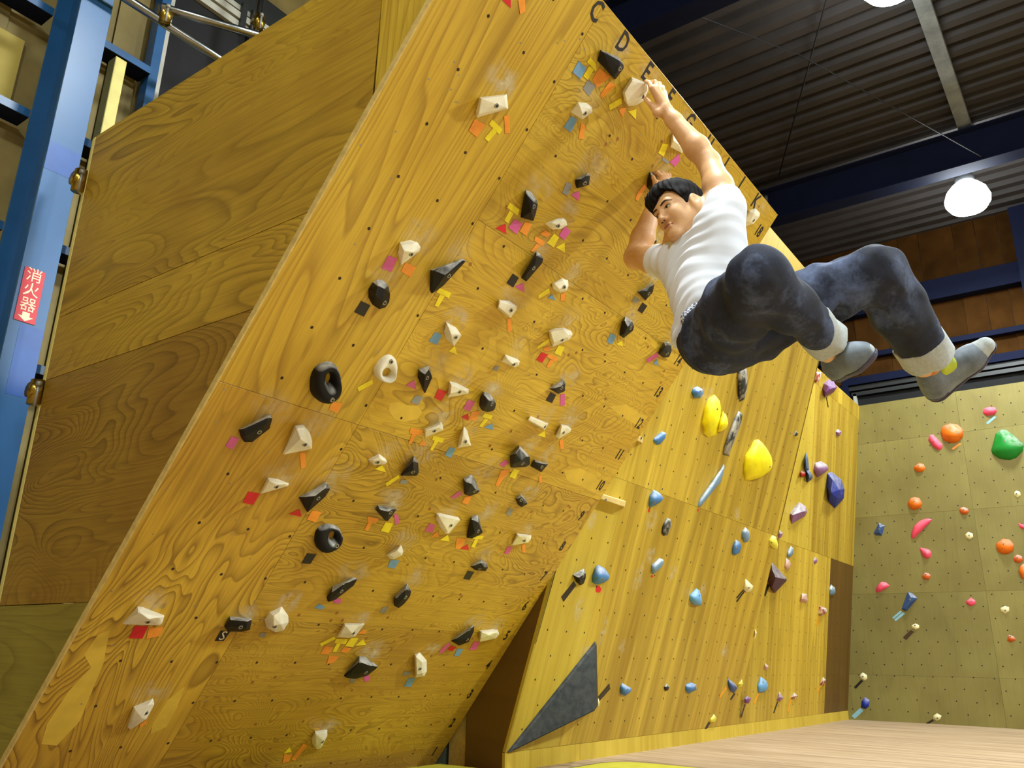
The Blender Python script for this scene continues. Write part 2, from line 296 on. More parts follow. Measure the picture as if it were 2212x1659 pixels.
('B', 'black', 'chalk-streaked almond-like',(9,5), 'b',[(1955,951),(2058,1057),(2087,1022),(2100,952),(2036,925)],[(1932,990,35),(1992,1052,40),(2000,1004,50),(1963,971,40)],(2024,989)),
('B', 'white', 'stubby finger-shaped',(10,5), 'b',[(2135,1024),(2241,1039),(2285,1036),(2320,1012),(2314,981),(2192,955)],[(2111,1038,30),(2171,1028,45),(2217,1047,40),(2142,994,30)], None),
('B', 'white', 'lowest cup-shaped',(6,2), 'b',[(1389,366),(1380,412),(1454,414),(1477,379),(1482,302),(1459,300),(1413,334)],[(1344,434,40),(1397,438,40),(1408,397,45),(1399,359,35)],(1426,376)),
('B', 'white', 'long tapering',(10,18), 'b',[(2214,3637),(2252,3666),(2309,3668),(2323,3655),(2310,3603),(2251,3556),(2200,3571)],[(2173,3620,35),(2185,3629,52),(2221,3623,48),(2207,3582,45),(2184,3565,30)],(2242,3604)),
('B', 'black', 'upright hand-gripped',(6,17), 'b',[(1365,3416),(1393,3427),(1428,3418),(1461,3377),(1436,3355),(1401,3357),(1375,3386)],[(1336,3395,40),(1356,3394,40),(1371,3368,45)], None),
('B', 'black', 'tiny half-hidden',(7,16), 'b',[(1655,3185),(1641,3200),(1643,3210),(1666,3211),(1672,3198)],[(1621,3194,25)], None),
('B', 'white', 'narrow triangular',(5,10), 'b',[(1173,2055),(1200,2045),(1279,1983),(1209,1954),(1187,2001)],[(1146,2037,40),(1205,2000,40),(1177,1984,36)],(1188,2003)),
]
RING_HOLDS=[
('B', 'white', 'ring-shaped jug-like',(2,11),[(585,2223),(619,2220),(645,2191),(649,2146),(625,2124),(590,2117),(559,2140),(557,2176),(570,2208)],[(641,2162),(643,2152),(638,2143),(627,2137),(613,2135),(599,2138),(590,2145),(587,2155),(592,2164),(603,2170),(617,2172),(631,2169)],(596,2202)),
('B', 'black', 'big ring-shaped jug-like',(1,10),[(350,2109),(377,2116),(407,2095),(439,2043),(446,2005),(434,1976),(411,1964),(378,1966),(348,1988),(321,2033),(314,2069),(327,2095)],[(397,2061),(402,2050),(401,2040),(395,2035),(385,2035),(374,2041),(365,2051),(360,2062),(361,2072),(367,2077),(377,2077),(388,2071)],(403,2000)),
('B', 'black', 'round doughnut-like',(3,7),[(718,1457),(759,1484),(821,1478),(858,1445),(857,1404),(819,1365),(785,1360),(742,1401)],[(824,1442),(828,1432),(826,1423),(819,1419),(808,1420),(797,1427),(787,1437),(783,1447),(785,1456),(792,1460),(803,1459),(815,1452)],(829,1414)),
]
BOARD_TAPES=[
('red', 'triangular',('white', 'B',16),[[(234,3471),(279,3473),(259,3498),(237,3485)]]),
('orange', 'strip-shaped',('white', 'B',16),[[(290,3509),(312,3529),(340,3501),(327,3481)]]),
('orange', 'square',('white', 'B',16),[[(382,3111),(438,3118),(431,3065),(385,3067)]]),
('yellow', 'T-shaped',('white', 'B',16),[[(450,3148),(515,3145),(514,3123),(448,3128)],[(474,3126),(499,3126),(487,3078),(464,3080)]]),
('orange', 'strip-shaped',('white', 'B',16),[[(491,3184),(508,3200),(555,3152),(536,3139)]]),
('blue', 'square',('black', 'D',18),[[(668,3519),(723,3521),(722,3476),(670,3473)]]),
('yellow', 'T-shaped',('black', 'D',18),[[(708,3539),(710,3560),(753,3559),(776,3538),(750,3540)],[(728,3534),(757,3538),(758,3494),(727,3492)]]),
('orange', 'large square',('black', 'D',18),[[(778,3557),(855,3569),(821,3500),(778,3508)]]),
('orange', 'strip-shaped',('black', 'D',18),[[(863,3553),(905,3560),(876,3486),(856,3490)]]),
('grey', 'square',('white', 'D',17),[[(758,3494),(810,3500),(807,3453),(759,3458)]]),
('blue', 'square',('white', 'D',17),[[(779,3353),(816,3359),(823,3305),(775,3301)]]),
('orange', 'strip-shaped',('white', 'D',17),[[(843,3362),(871,3362),(902,3319),(877,3307)]]),
('yellow', 'strip-shaped',('white', 'E',18),[[(967,3542),(987,3528),(947,3474),(926,3487)]]),
('orange', 'small',('white', 'E',18),[[(991,3511),(1019,3530),(1037,3493),(995,3500)]]),
('yellow', 'triangular',('white', 'E',18),[[(1042,3525),(1077,3557),(1108,3526)]]),
('yellow', 'strip-shaped',('white', 'G',18),[[(1336,3540),(1373,3555),(1389,3504),(1345,3498)]]),
('magenta', 'square',('white', 'G',18),[[(1471,3562),(1504,3548),(1494,3508),(1445,3508)]]),
('grey', 'small',('white', 'G',18),[[(1387,3501),(1442,3507),(1442,3494),(1392,3488)]]),
('grey', 'square',('black', 'E',16),[[(944,3148),(978,3154),(992,3108),(952,3104)]]),
('magenta', 'triangular',('black', 'E',16),[[(1035,3154),(1070,3122),(1003,3120)]]),
('yellow', 'T-shaped',('black', 'D',15),[[(730,2949),(796,2949),(801,2926),(732,2927)],[(752,2924),(778,2924),(780,2880),(753,2882)]]),
('red', 'triangular',('black', 'D',15),[[(769,2873),(801,2842),(734,2838)]]),
('magenta', 'square',('black', 'D',15),[[(798,2908),(849,2913),(850,2864),(792,2868)]]),
('orange', 'square',('black', 'D',15),[[(855,2923),(896,2933),(903,2881),(856,2881)]]),
('orange', 'small',('white', 'E',15),[[(962,2918),(983,2945),(1023,2944),(1011,2924)]]),
('orange', 'T-shaped',('white', 'E',15),[[(947,2902),(1015,2906),(1016,2884),(956,2884)],[(977,2881),(1004,2881),(988,2844),(969,2841)]]),
('yellow', 'square',('white', 'E',15),[[(1036,2955),(1074,2952),(1077,2907),(1027,2906)]]),
('yellow', 'triangular',('white', 'E',15),[[(1121,2949),(1154,2916),(1088,2912)]]),
('magenta', 'square',('white', 'E',15),[[(1068,3005),(1118,3003),(1110,2957),(1067,2959)]]),
('black', 'square',('black', 'E',14),[[(947,2726),(990,2724),(990,2678),(943,2680)]]),
('magenta', 'triangular',('black', 'E',14),[[(1032,2717),(1064,2685),(994,2684)]]),
('yellow', 'strip-shaped',('white', 'F',14),[[(1183,2756),(1206,2740),(1161,2693),(1149,2706)]]),
('blue', 'triangular',('white', 'F',14),[[(1222,2741),(1264,2726),(1211,2716)]]),
('orange', 'strip-shaped',('white', 'F',14),[[(1273,2761),(1292,2777),(1320,2743),(1292,2737)]]),
('orange', 'strip-shaped',('white', 'E',13),[[(1055,2555),(1078,2563),(1121,2518),(1100,2507)]]),
('grey', 'small',('black', 'I',15),[[(1749,2942),(1804,2940),(1788,2917),(1753,2915)]]),
('black', 'square',('black', 'I',15),[[(1832,2940),(1882,2939),(1878,2894),(1831,2895)]]),
('orange', 'strip-shaped',('black', 'G',17),[[(1375,3360),(1397,3355),(1394,3283),(1372,3285),(1364,3315)]]),
('orange', 'small',('black', 'G',17),[[(1420,3330),(1437,3344),(1447,3321),(1427,3315)]]),
('blue', 'square',('black', 'I',14),[[(1741,2731),(1790,2737),(1799,2690),(1747,2687)]]),
('yellow', 'triangular',('black', 'I',14),[[(1823,2702),(1854,2731),(1884,2708)]]),
('yellow', 'strip-shaped',('white', 'G',13),[[(1358,2565),(1377,2553),(1330,2501),(1319,2511)]]),
('yellow', 'square',('white', 'G',13),[[(1444,2560),(1489,2568),(1497,2523),(1447,2520)]]),
('red', 'square',('white', 'G',13),[[(1365,2498),(1410,2501),(1409,2455),(1361,2457)]]),
('orange', 'small',('white', 'G',13),[[(1357,2516),(1391,2539),(1414,2519),(1381,2508)]]),
('orange', 'T-shaped',('white', 'G',13),[[(1412,2507),(1492,2508),(1487,2487),(1414,2491)],[(1448,2487),(1477,2488),(1468,2451),(1448,2450)]]),
('grey', 'small',('white', 'F',12),[[(1146,2354),(1172,2359),(1173,2336),(1141,2333)]]),
('magenta', 'strip-shaped',('grey', 'K',14),[[(2179,2777),(2213,2763),(2155,2705),(2127,2715)]]),
('blue', 'triangular',('grey', 'K',14),[[(2209,2746),(2259,2724),(2203,2715)]]),
('black', 'square',('grey', 'H',12),[[(1577,2352),(1624,2350),(1630,2307),(1577,2307)]]),
('magenta', 'strip-shaped',('grey', 'H',12),[[(1652,2361),(1678,2374),(1727,2324),(1697,2312)]]),
('magenta', 'square',('grey', 'F',11),[[(1106,2170),(1153,2174),(1155,2126),(1109,2127)]]),
('red', 'triangular',('grey', 'F',11),[[(1154,2115),(1179,2086),(1125,2089)]]),
('orange', 'square',('grey', 'F',11),[[(1166,2127),(1213,2146),(1218,2098),(1181,2091)]]),
('yellow', 'T-shaped',('grey', 'F',11),[[(1245,2144),(1303,2146),(1304,2127),(1244,2122)],[(1264,2121),(1290,2121),(1279,2079),(1257,2079)]]),
('blue', 'triangular',('grey', 'F',11),[[(1328,2113),(1355,2085),(1293,2081)]]),
('yellow', 'triangular',('white', 'H',11),[[(1696,2170),(1731,2140),(1664,2137)]]),
('orange', 'strip-shaped',('white', 'I',11),[[(1841,2153),(1866,2162),(1915,2122),(1890,2113)]]),
('magenta', 'small',('grey', 'H',10),[[(1546,1970),(1585,1964),(1566,1932),(1526,1939)]]),
('orange', 'strip-shaped',('grey', 'H',10),[[(1564,1915),(1622,1931),(1611,1861),(1613,1834),(1586,1832)]]),
('yellow', 'square',('grey', 'H',10),[[(1642,1942),(1689,1943),(1692,1894),(1643,1897)]]),
('orange', 'strip-shaped',('black', 'I',10),[[(1855,1943),(1861,1962),(1910,1914),(1886,1912)]]),
('magenta', 'square',('white', 'B',13),[[(352,2548),(394,2553),(401,2501),(353,2497)]]),
('orange', 'square',('white', 'B',13),[[(435,2556),(489,2559),(490,2516),(437,2520)]]),
('yellow', 'T-shaped',('black', 'C',13),[[(641,2533),(705,2538),(710,2515),(638,2513)],[(658,2515),(685,2516),(684,2466),(664,2464)]]),
('black', 'square',('black', 'B',12),[[(348,2360),(394,2360),(394,2312),(346,2313)]]),
('blue', 'square',('white', 'D',12),[[(738,2374),(778,2376),(782,2330),(733,2329)]]),
('yellow', 'triangular',('white', 'D',12),[[(869,2358),(907,2329),(856,2327)]]),
('yellow', 'strip-shaped',('white', 'C',11),[[(579,2107),(593,2092),(552,2044),(535,2057)]]),
('orange', 'square',('black', 'B',10),[[(465,1972),(511,1981),(515,1936),(469,1941)]]),
('magenta', 'triangular',('black', 'D',11),[[(772,2164),(810,2130),(746,2133)]]),
('grey', 'square',('black', 'D',11),[[(822,2109),(865,2114),(861,2074),(816,2075)]]),
('red', 'square',('white', 'E',11),[[(916,2167),(966,2170),(969,2123),(921,2126)]]),
('orange', 'T-shaped',('white', 'E',10),[[(892,1973),(961,1979),(966,1955),(903,1949)],[(918,1951),(942,1953),(943,1908),(928,1907)]]),
('orange', 'triangular',('white', 'E',10),[[(993,1941),(1029,1919),(984,1913)]]),
('yellow', 'T-shaped',('white', 'E',10),[[(1035,1973),(1105,1975),(1104,1953),(1040,1953)],[(1057,1953),(1078,1953),(1078,1907),(1061,1908)]]),
('blue', 'square',('white', 'F',10),[[(1162,1946),(1200,1948),(1206,1900),(1159,1905)]]),
('magenta', 'square',('black', 'A',9),[[(154,1743),(186,1741),(186,1696),(152,1702)]]),
('orange', 'strip-shaped',('white', 'B',9),[[(453,1745),(475,1754),(513,1698),(498,1685)]]),
('yellow', 'triangular',('white', 'D',9),[[(860,1786),(900,1759),(833,1760)]]),
('yellow', 'strip-shaped',('white', 'D',9),[[(973,1762),(988,1750),(947,1698),(931,1712)]]),
('grey', 'small',('grey', 'E',9),[[(1002,1745),(1044,1749),(1041,1727),(1005,1727)]]),
('red', 'square',('white', 'B',8),[[(335,1552),(386,1553),(385,1503),(338,1505)]]),
('red', 'triangular',('black', 'C',8),[[(592,1523),(621,1492),(557,1493)]]),
('orange', 'square',('black', 'C',8),[[(652,1527),(700,1528),(702,1479),(652,1485)]]),
('orange', 'T-shaped',('grey', 'E',8),[[(941,1547),(1007,1550),(1005,1526),(956,1526)],[(962,1526),(984,1526),(986,1483),(965,1485)]]),
('yellow', 'square',('grey', 'E',8),[[(1055,1537),(1101,1539),(1107,1491),(1056,1494)]]),
('magenta', 'strip-shaped',('grey', 'E',8),[[(1075,1581),(1098,1585),(1135,1548),(1117,1536)]]),
('magenta', 'square',('white', 'G',8),[[(1312,1576),(1355,1571),(1365,1530),(1309,1533)]]),
('orange', 'triangular',('white', 'G',8),[[(1391,1543),(1421,1518),(1369,1510)]]),
('yellow', 'triangular',('white', 'G',8),[[(1470,1537),(1505,1505),(1439,1503)]]),
('magenta', 'strip-shaped',('grey', 'G',9),[[(1378,1764),(1408,1750),(1372,1720),(1341,1717)]]),
('orange', 'strip-shaped',('grey', 'G',9),[[(1431,1740),(1474,1754),(1482,1706),(1437,1709)]]),
('grey', 'strip-shaped',('black', 'I',9),[[(1783,1746),(1815,1739),(1822,1697),(1775,1711)]]),
('orange', 'square',('black', 'H',8),[[(1541,1530),(1612,1535),(1611,1477),(1575,1472)]]),
('red', 'triangular',('black', 'H',8),[[(1642,1509),(1673,1480),(1604,1476)]]),
('yellow', 'T-shaped',('black', 'H',8),[[(1652,1556),(1719,1569),(1721,1547),(1652,1541)],[(1671,1542),(1694,1543),(1705,1496),(1675,1497)]]),
('magenta', 'square',('white', 'J',8),[[(1941,1539),(1987,1539),(1987,1497),(1948,1495)]]),
('orange', 'strip-shaped',('white', 'J',8),[[(2045,1563),(2065,1572),(2120,1521),(2088,1520)]]),
('blue', 'square',('white', 'F',7),[[(1209,1363),(1264,1367),(1266,1322),(1220,1325)]]),
('black', 'square',('black', 'I',7),[[(1757,1367),(1808,1365),(1810,1317),(1761,1318)]]),
('black', 'square',('black', 'D',7),[[(747,1337),(795,1338),(793,1291),(747,1289)]]),
('red', 'square',('white', 'A',5),[[(194,952),(246,954),(251,900),(199,899)]]),
('orange', 'square',('white', 'A',5),[[(252,949),(309,952),(313,913),(266,899)]]),
('black', 'S-marked square',('black', 'C',5),[[(556,950),(602,947),(596,902),(556,900)]]),
('grey', 'small',('white', 'D',5),[[(751,946),(775,950),(779,927),(751,926)]]),
('blue', 'small',('black', 'E',6),[[(957,1107),(1001,1094),(989,1080),(946,1085)]]),
('magenta', 'small',('black', 'E',6),[[(1018,1135),(1062,1142),(1073,1119),(1038,1117)]]),
('grey', 'small',('black', 'G',6),[[(1335,1118),(1371,1121),(1370,1082),(1334,1090)]]),
('yellow', 'strip-shaped',('white', 'F',5),[[(1149,947),(1166,933),(1107,891),(1092,906)]]),
('yellow', 'T-shaped',('white', 'F',5),[[(1170,933),(1238,936),(1245,908),(1172,912)],[(1188,911),(1213,911),(1215,864),(1193,865)]]),
('yellow', 'square',('white', 'F',5),[[(1252,943),(1300,942),(1299,892),(1248,897)]]),
('yellow', 'triangular',('white', 'F',5),[[(1332,939),(1375,906),(1309,901)]]),
('orange', 'triangular',('white', 'F',5),[[(1309,996),(1332,968),(1277,966)]]),
('orange', 'square',('white', 'F',5),[[(1131,894),(1180,888),(1182,850),(1128,852)]]),
('orange', 'strip-shaped',('white', 'F',5),[[(1245,890),(1294,888),(1285,859),(1242,865)]]),
('orange', 'small',('white', 'F',5),[[(1187,843),(1250,840),(1240,808),(1203,794)]]),
('magenta', 'small',('black', 'G',4),[[(1476,729),(1516,733),(1537,703),(1512,695)]]),
('grey', 'small',('black', 'G',4),[[(1401,722),(1443,722),(1441,688),(1411,696)]]),
('blue', 'square',('white', 'I',4),[[(1804,716),(1857,716),(1860,660),(1808,664)]]),
('grey', 'small',('white', 'I',4),[[(1742,756),(1797,752),(1792,732),(1742,736)]]),
('magenta', 'strip-shaped',('black', 'J',5),[[(1942,939),(1968,931),(1944,870),(1910,881)]]),
('red', 'small',('black', 'J',5),[[(1975,923),(2030,913),(2013,888),(1971,895)]]),
('blue', 'square',('black', 'J',5),[[(2042,905),(2092,902),(2096,857),(2054,856)]]),
('magenta', 'square',('black', 'J',5),[[(2143,954),(2201,952),(2203,901),(2149,900)]]),
('orange', 'strip-shaped',('white', 'G',2),[[(1353,343),(1388,325),(1362,241),(1337,251)]]),
('orange', 'square',('white', 'G',2),[[(1274,287),(1324,278),(1331,237),(1295,233)]]),
('yellow', 'small',('white', 'G',2),[[(1279,327),(1310,298),(1267,291)]]),
('orange', 'small',('white', 'B',3),[[(441,505),(459,528),(467,507),(447,488)]]),
]
WALL_HOLDS=[
('L', 'blue', 'sky blue ball-shaped hold left of the yellow horned hold', 's',[(1127,2411),(1204,2413),(1236,2388),(1207,2348),(1116,2326),(1068,2350),(1073,2385)],[(1031,2370,55),(1070,2365,58),(1061,2337,50)],(1104,2372)),
('L', 'marble', 'black and grey mottled long hold hanging just below the climber', 's',[(1672,2708),(1808,2756),(1880,2686),(1928,2582),(1921,2526),(1841,2484),(1798,2514)],[(1639,2663,45),(1773,2547,45),(1690,2607,55)], None),
('L', 'yellow', 'bright yellow upright hold with a curled horn on its side', 'horn',[(1413,2428),(1519,2408),(1564,2365),(1610,2257),(1611,2174),(1489,2127),(1393,2136),(1321,2204),(1310,2308),(1337,2384)],[(1298,2375,60),(1330,2297,90),(1330,2175,90),(1282,2219,60)],(1396,2324)),
('L', 'marble', 'black and grey mottled long hold right of the yellow horned hold', 's',[(1870,2422),(1951,2417),(1967,2350),(1938,2228),(1880,2072),(1787,2061),(1767,2109),(1808,2239),(1827,2358)],[(1781,2370,45),(1748,2219,55),(1745,2088,40)],(1839,2245)),
('L', 'yellow', 'largest bright yellow bulging hold with a peaked top', 's',[(2359,2309),(2422,2302),(2468,2268),(2588,2267),(2700,2228),(2759,2177),(2751,2112),(2498,2003),(2297,1945),(2217,2019),(2176,2137),(2235,2218),(2283,2284)],[(2086,2135,125),(2324,2139,115),(2255,2242,60),(2216,2023,60),(2447,2079,80)],(2588,2138)),
('L', 'paleblue', 'long slanting chalk-white and blue hold below the yellow horned hold', 's',[(1843,2000),(1868,1976),(1862,1870),(1628,1641),(1586,1634),(1578,1679),(1683,1799),(1779,1927)],[(1735,1943,40),(1649,1804,55),(1575,1669,25)], None),
('L', 'blue', 'small curved blue and white hold beside the board number 12', 's',[(808,2016),(869,2016),(871,1985),(824,1932),(779,1918),(723,1934),(723,1951),(789,1980)],[(755,1990,38),(714,1943,42)], None),
('L', 'wood', 'small pale wooden cube hold at the board edge near number 12', 'b',[(518,1921),(586,1921),(592,1888),(507,1890)],[(445,1910,45),(506,1909,45),(510,1881,45),(437,1884,45)],(491,1907)),
('L', 'marble', 'tiny dark pebble hold right of the largest yellow hold', 's',[(3100,2550),(3175,2544),(3163,2520),(3082,2496)],[(3061,2520,22)], None),
('L', 'blue', 'blue shell-shaped hold above the mottled grey hold near number 10', 's',[(892,1641),(996,1631),(1048,1607),(1032,1580),(905,1520),(878,1530),(860,1590)],[(828,1599,65),(894,1580,55),(835,1561,45)],(877,1557)),
('L', 'wood', 'pale wooden rail hold screwed on beside the board number 10', 'b',[(285,1509),(574,1511),(578,1471),(254,1472)],[(189,1503,60),(468,1505,60),(470,1472,60),(176,1476,60)],(246,1479)),
('L', 'marble', 'upright grey and white mottled hold below the blue shell-shaped hold', 's',[(1172,1492),(1222,1488),(1260,1449),(1241,1381),(1185,1367),(1145,1383),(1134,1417),(1148,1463)],[(1114,1460,38),(1128,1406,42)],(1122,1390)),
('L', 'black', 'black chalk-topped pointed hold beside the board number 7', 'b',[(201,1010),(300,1057),(331,1034),(346,1004),(338,969),(308,957),(260,972)],[(218,1024,55),(187,1006,55),(231,982,45)],(247,1019)),
('L', 'blue', 'blue dome-shaped hold right of the chalk-topped black hold', 's',[(457,1095),(541,1080),(609,1047),(622,1022),(561,991),(481,974),(432,986),(419,1023),(427,1082)],[(365,1059,75),(442,1033,70),(389,1012,60)],(455,1019)),
('L', 'paleblue', 'blue and white kidney-shaped hold directly under the mottled upright hold', 's',[(1205,1217),(1270,1213),(1283,1189),(1246,1142),(1174,1103),(1140,1117),(1119,1162),(1190,1187)],[(1136,1197,45),(1083,1151,50)], None),
('L', 'skyblue', 'light blue fin-shaped hold alone in the middle of the wall', 's',[(1895,1064),(1958,1053),(2048,972),(2049,944),(1901,943),(1820,972),(1808,1010)],[(1805,1033,50),(1858,979,65),(1776,986,55)],(1891,1020)),
('L', 'paleblue', 'chalky pale blue hollowed hold, upper one of a pair', 's',[(2514,1611),(2605,1593),(2656,1547),(2637,1506),(2565,1493),(2484,1534),(2469,1574)],[(2433,1574,50),(2473,1537,52)], None),
('L', 'blue', 'blue oval hold with two bolt holes, lower one of a pair', 's',[(2389,1492),(2480,1486),(2527,1454),(2522,1402),(2442,1372),(2384,1378),(2360,1434)],[(2314,1459,52),(2318,1417,52)],(2367,1432)),
('L', 'cream', 'pale yellow pocketed hold with black tape trailing from it', 's',[(2776,1211),(2981,1167),(2960,1125),(2879,1104),(2785,1125)],[(2719,1176,45),(2784,1152,48)],(2805,1151)),
('L', 'cream', 'tiny white sliver hold low in the middle of the wall', 'b',[(3250,815),(3296,790),(3294,735),(3270,735)],[(3215,781,22)], None),
('L', 'lemon', 'small lemon yellow hold with a pale carved pocket', 's',[(3134,1626),(3220,1622),(3313,1563),(3319,1523),(3223,1523),(3119,1540),(3083,1579)],[(3046,1586,45),(3102,1558,50)],(3100,1562)),
('Q', 'mauve', 'tiny mauve hold just right of the lemon yellow hold', 'b',[(814,1757),(931,1731),(908,1700),(830,1666),(778,1692)],[(765,1708,32)], None),
('Q', 'paleblue', 'small chalk-covered dark blue hold above the pale pink one', 's',[(1190,1639),(1270,1623),(1266,1569),(1184,1523),(1084,1524),(1099,1583)],[(1050,1590,45),(1044,1548,45)], None),
('Q', 'palepink', 'small pale pink oval hold under the chalky dark blue hold', 's',[(1074,1511),(1164,1496),(1221,1456),(1178,1411),(1094,1391),(1028,1421)],[(995,1454,42),(1012,1423,42)],(982,1452)),
('Q', 'mauve', 'tiny mauve pebble hold left of the wall corner', 's',[(1983,1615),(2069,1593),(2050,1560),(1967,1534),(1932,1570)],[(1903,1574,28)], None),
('Q', 'plum', 'large dark plum cone-like hold with black tape beneath', 'b',[(662,1425),(1082,1317),(1099,1290),(789,1150),(717,1172),(591,1247),(594,1294)],[(540,1345,60),(854,1292,70),(483,1281,115),(565,1198,60)], None),
('Q', 'palepink', 'small crumbly pinkish white hold low by the wall corner', 'b',[(1601,1205),(1763,1208),(1796,1142),(1750,1118),(1562,1114)],[(1552,1181,38),(1591,1150,40),(1504,1144,38)], None),
('Q', 'paleblue', 'small pale blue hold with one bolt hole near the corner', 's',[(2601,1373),(2750,1348),(2790,1300),(2714,1262),(2570,1256),(2544,1327)],[(2499,1320,45),(2519,1290,45)],(2550,1305)),
('Q', 'redwhite', 'chalky red and white hold with an orange tape tail below', 'b',[(2208,1116),(2452,1103),(2482,1069),(2313,1015),(2191,1035)],[(2163,1084,50),(2146,1048,48)], None),
('Q', 'mauve', 'purple hold with a chalk-white top face above the lemon hold', 'b',[(1374,2106),(1562,2098),(1623,2046),(1562,1993),(1170,1858),(1116,1950),(1206,2027)],[(1068,1935,45),(1360,2016,70),(1241,2061,45),(1179,1980,85)],(1422,2010)),
('Q', 'mauve', 'light purple ball-shaped hold beside the big royal blue hold', 's',[(1820,2610),(2018,2667),(2231,2673),(2356,2637),(2078,2526),(1918,2461),(1779,2522)],[(1665,2537,100),(1919,2562,90),(1717,2490,70)], None),
('Q', 'royal', 'big royal blue faceted hold near the wall corner', 'b',[(2284,2582),(2420,2619),(2800,2603),(2943,2515),(2937,2402),(2600,2233),(2371,2269),(2269,2424)],[(2182,2495,90),(2386,2413,110),(2390,2318,90),(2112,2331,100)],(2598,2404)),
('Q', 'slate', 'thin slate blue upright sliver hold', 'b',[(1508,2656),(1568,2606),(1622,2492),(1487,2461),(1447,2560)],[(1356,2565,50),(1364,2467,60)], None),
('Q', 'slate', 'dark slate blue faceted hold under the thin sliver', 'b',[(1519,2478),(1640,2490),(1754,2449),(1724,2409),(1591,2352),(1538,2421)],[(1441,2416,60),(1464,2381,60)],(1566,2410)),
('Q', 'red', 'small red knob hold left of the slate blue holds', 'b',[(1403,2446),(1524,2446),(1513,2405),(1382,2370),(1342,2406)],[(1252,2402,45),(1305,2396,50),(1274,2368,45)], None),
('Q', 'mauve', 'tiny pinkish purple hold high beside the wall corner', 'b',[(2611,3165),(2753,3166),(2685,3100),(2561,3072),(2532,3122)],[(2516,3099,35)], None),
('Q', 'purple', 'purple teardrop hold at the top edge with a black tape tail', 'b',[(2145,3641),(2346,3672),(2478,3639),(2383,3562),(2042,3403),(1964,3474),(1999,3551)],[(1890,3500,80),(2145,3539,80),(1939,3465,90),(1893,3417,60)], None),
('Q', 'redwhite', 'small red and white hold at the top edge below the foot', 'b',[(1702,3607),(1886,3654),(1844,3551),(1721,3487),(1629,3479)],[(1637,3551,45),(1609,3489,45)], None),
('L', 'blue', 'dark blue round hold right of the black triangle volume', 's',[(1125,373),(1269,337),(1272,312),(1211,288),(1144,299),(1108,349)],[(1080,357,48),(1130,331,45)],(1162,338)),
('L', 'marble', 'tiny dark grey knob hold between two dark blue holds', 's',[(1788,362),(1849,340),(1839,313),(1792,310),(1754,336)],[(1726,349,35)], None),
('L', 'blue', 'dark blue rounded hold in the middle of the low row', 's',[(2193,367),(2298,352),(2330,311),(2201,284),(2134,308),(2114,353)],[(2081,355,50),(2149,337,48)],(2200,339)),
('L', 'slate', 'dark blue leaf-shaped hold with orange and black tape tails', 's',[(2911,391),(3082,350),(3156,311),(3098,270),(3002,294),(2919,351)],[(2861,363,48),(2944,331,48)],(2987,346)),
('L', 'lemon', 'tiny yellow sliver hold in the low row', 'b',[(3212,384),(3258,348),(3233,323),(3171,315),(3153,343)],[(3135,357,28)], None),
('Q', 'skyblue', 'light blue egg-shaped hold in the low row', 's',[(568,386),(710,352),(778,298),(708,253),(535,249),(488,302)],[(449,345,60),(476,300,60)],(542,345)),
('Q', 'palepink', 'tiny pink and white hold above the light blue egg-shaped one', 'b',[(663,505),(755,479),(713,446),(634,452)],[(599,479,32)], None),
('L', 'purple', 'small purple round hold with a black tape tail in the low row', 's',[(3422,242),(3529,214),(3501,172),(3410,178),(3375,217)],[(3330,227,40)], None),
('Q', 'mauve', 'small purple and white hold with a black tape tail', 'b',[(1095,247),(1202,190),(1110,157),(1022,180)],[(989,208,40)], None),
('Q', 'redwhite', 'small red and white hold, end of the low row', 'b',[(1514,233),(1634,202),(1547,168),(1431,185)],[(1409,208,40)], None),
('Q', 'redwhite', 'tiny red and white hold low in the dark wall corner', 'b',[(2462,375),(2559,348),(2474,291),(2349,303)],[(2326,339,40)], None),
('L', 'lemon', 'yellow hold just above the pale kick strip', 's',[(2787,108),(2864,71),(2846,35),(2751,42),(2735,70)],[(2713,88,35)],(2737,79)),
('L', 'cream', 'tiny cream hold at the right edge of the black triangle volume', 's',[(844,276),(873,276),(898,251),(899,223),(871,224)],[(824,264,28)], None),
('K', 'pink', 'pink oval hold high on the far wall', 's',[(2437,3556),(2499,3570),(2557,3553),(2567,3505),(2536,3465),(2450,3461),(2417,3509)],[(2483,3512,65),(2531,3495,65)],(2505,3520)),
('K', 'orange', 'large orange ball-shaped hold high on the far wall', 's',[(1983,3415),(2067,3432),(2144,3407),(2193,3338),(2186,3258),(2125,3196),(2053,3185),(1970,3237),(1946,3332)],[(2083,3313,135),(2136,3257,125),(2053,3239,120)],(2147,3280)),
('K', 'pink', 'pink bean-shaped hold touching the large orange ball', 's',[(1826,3323),(1871,3322),(1916,3244),(1954,3188),(1943,3138),(1901,3123),(1852,3170),(1808,3258)],[(1856,3259,60),(1915,3149,60)],(1867,3231)),
('K', 'green', 'big green mound-shaped hold on the far wall', 's',[(2570,3285),(2627,3276),(2691,3198),(2720,3116),(2775,3089),(2753,3005),(2677,2937),(2609,2921),(2513,2947),(2447,3014),(2444,3054),(2493,3166),(2513,3243)],[(2612,3095,165),(2594,3199,100),(2678,3016,130),(2562,3014,120)],(2601,3120)),
('K', 'orange', 'small orange ball hold, upper one near the wall corner', 's',[(1674,2997),(1719,2982),(1738,2929),(1707,2887),(1651,2883),(1605,2924),(1615,2963)],[(1681,2937,70),(1700,2910,68)],(1668,2953)),
('K', 'orange', 'orange ball hold directly below the small upper one', 's',[(1570,2598),(1623,2583),(1652,2515),(1626,2458),(1551,2439),(1499,2469),(1488,2530),(1522,2582)],[(1583,2517,90),(1601,2487,85)],(1571,2534)),
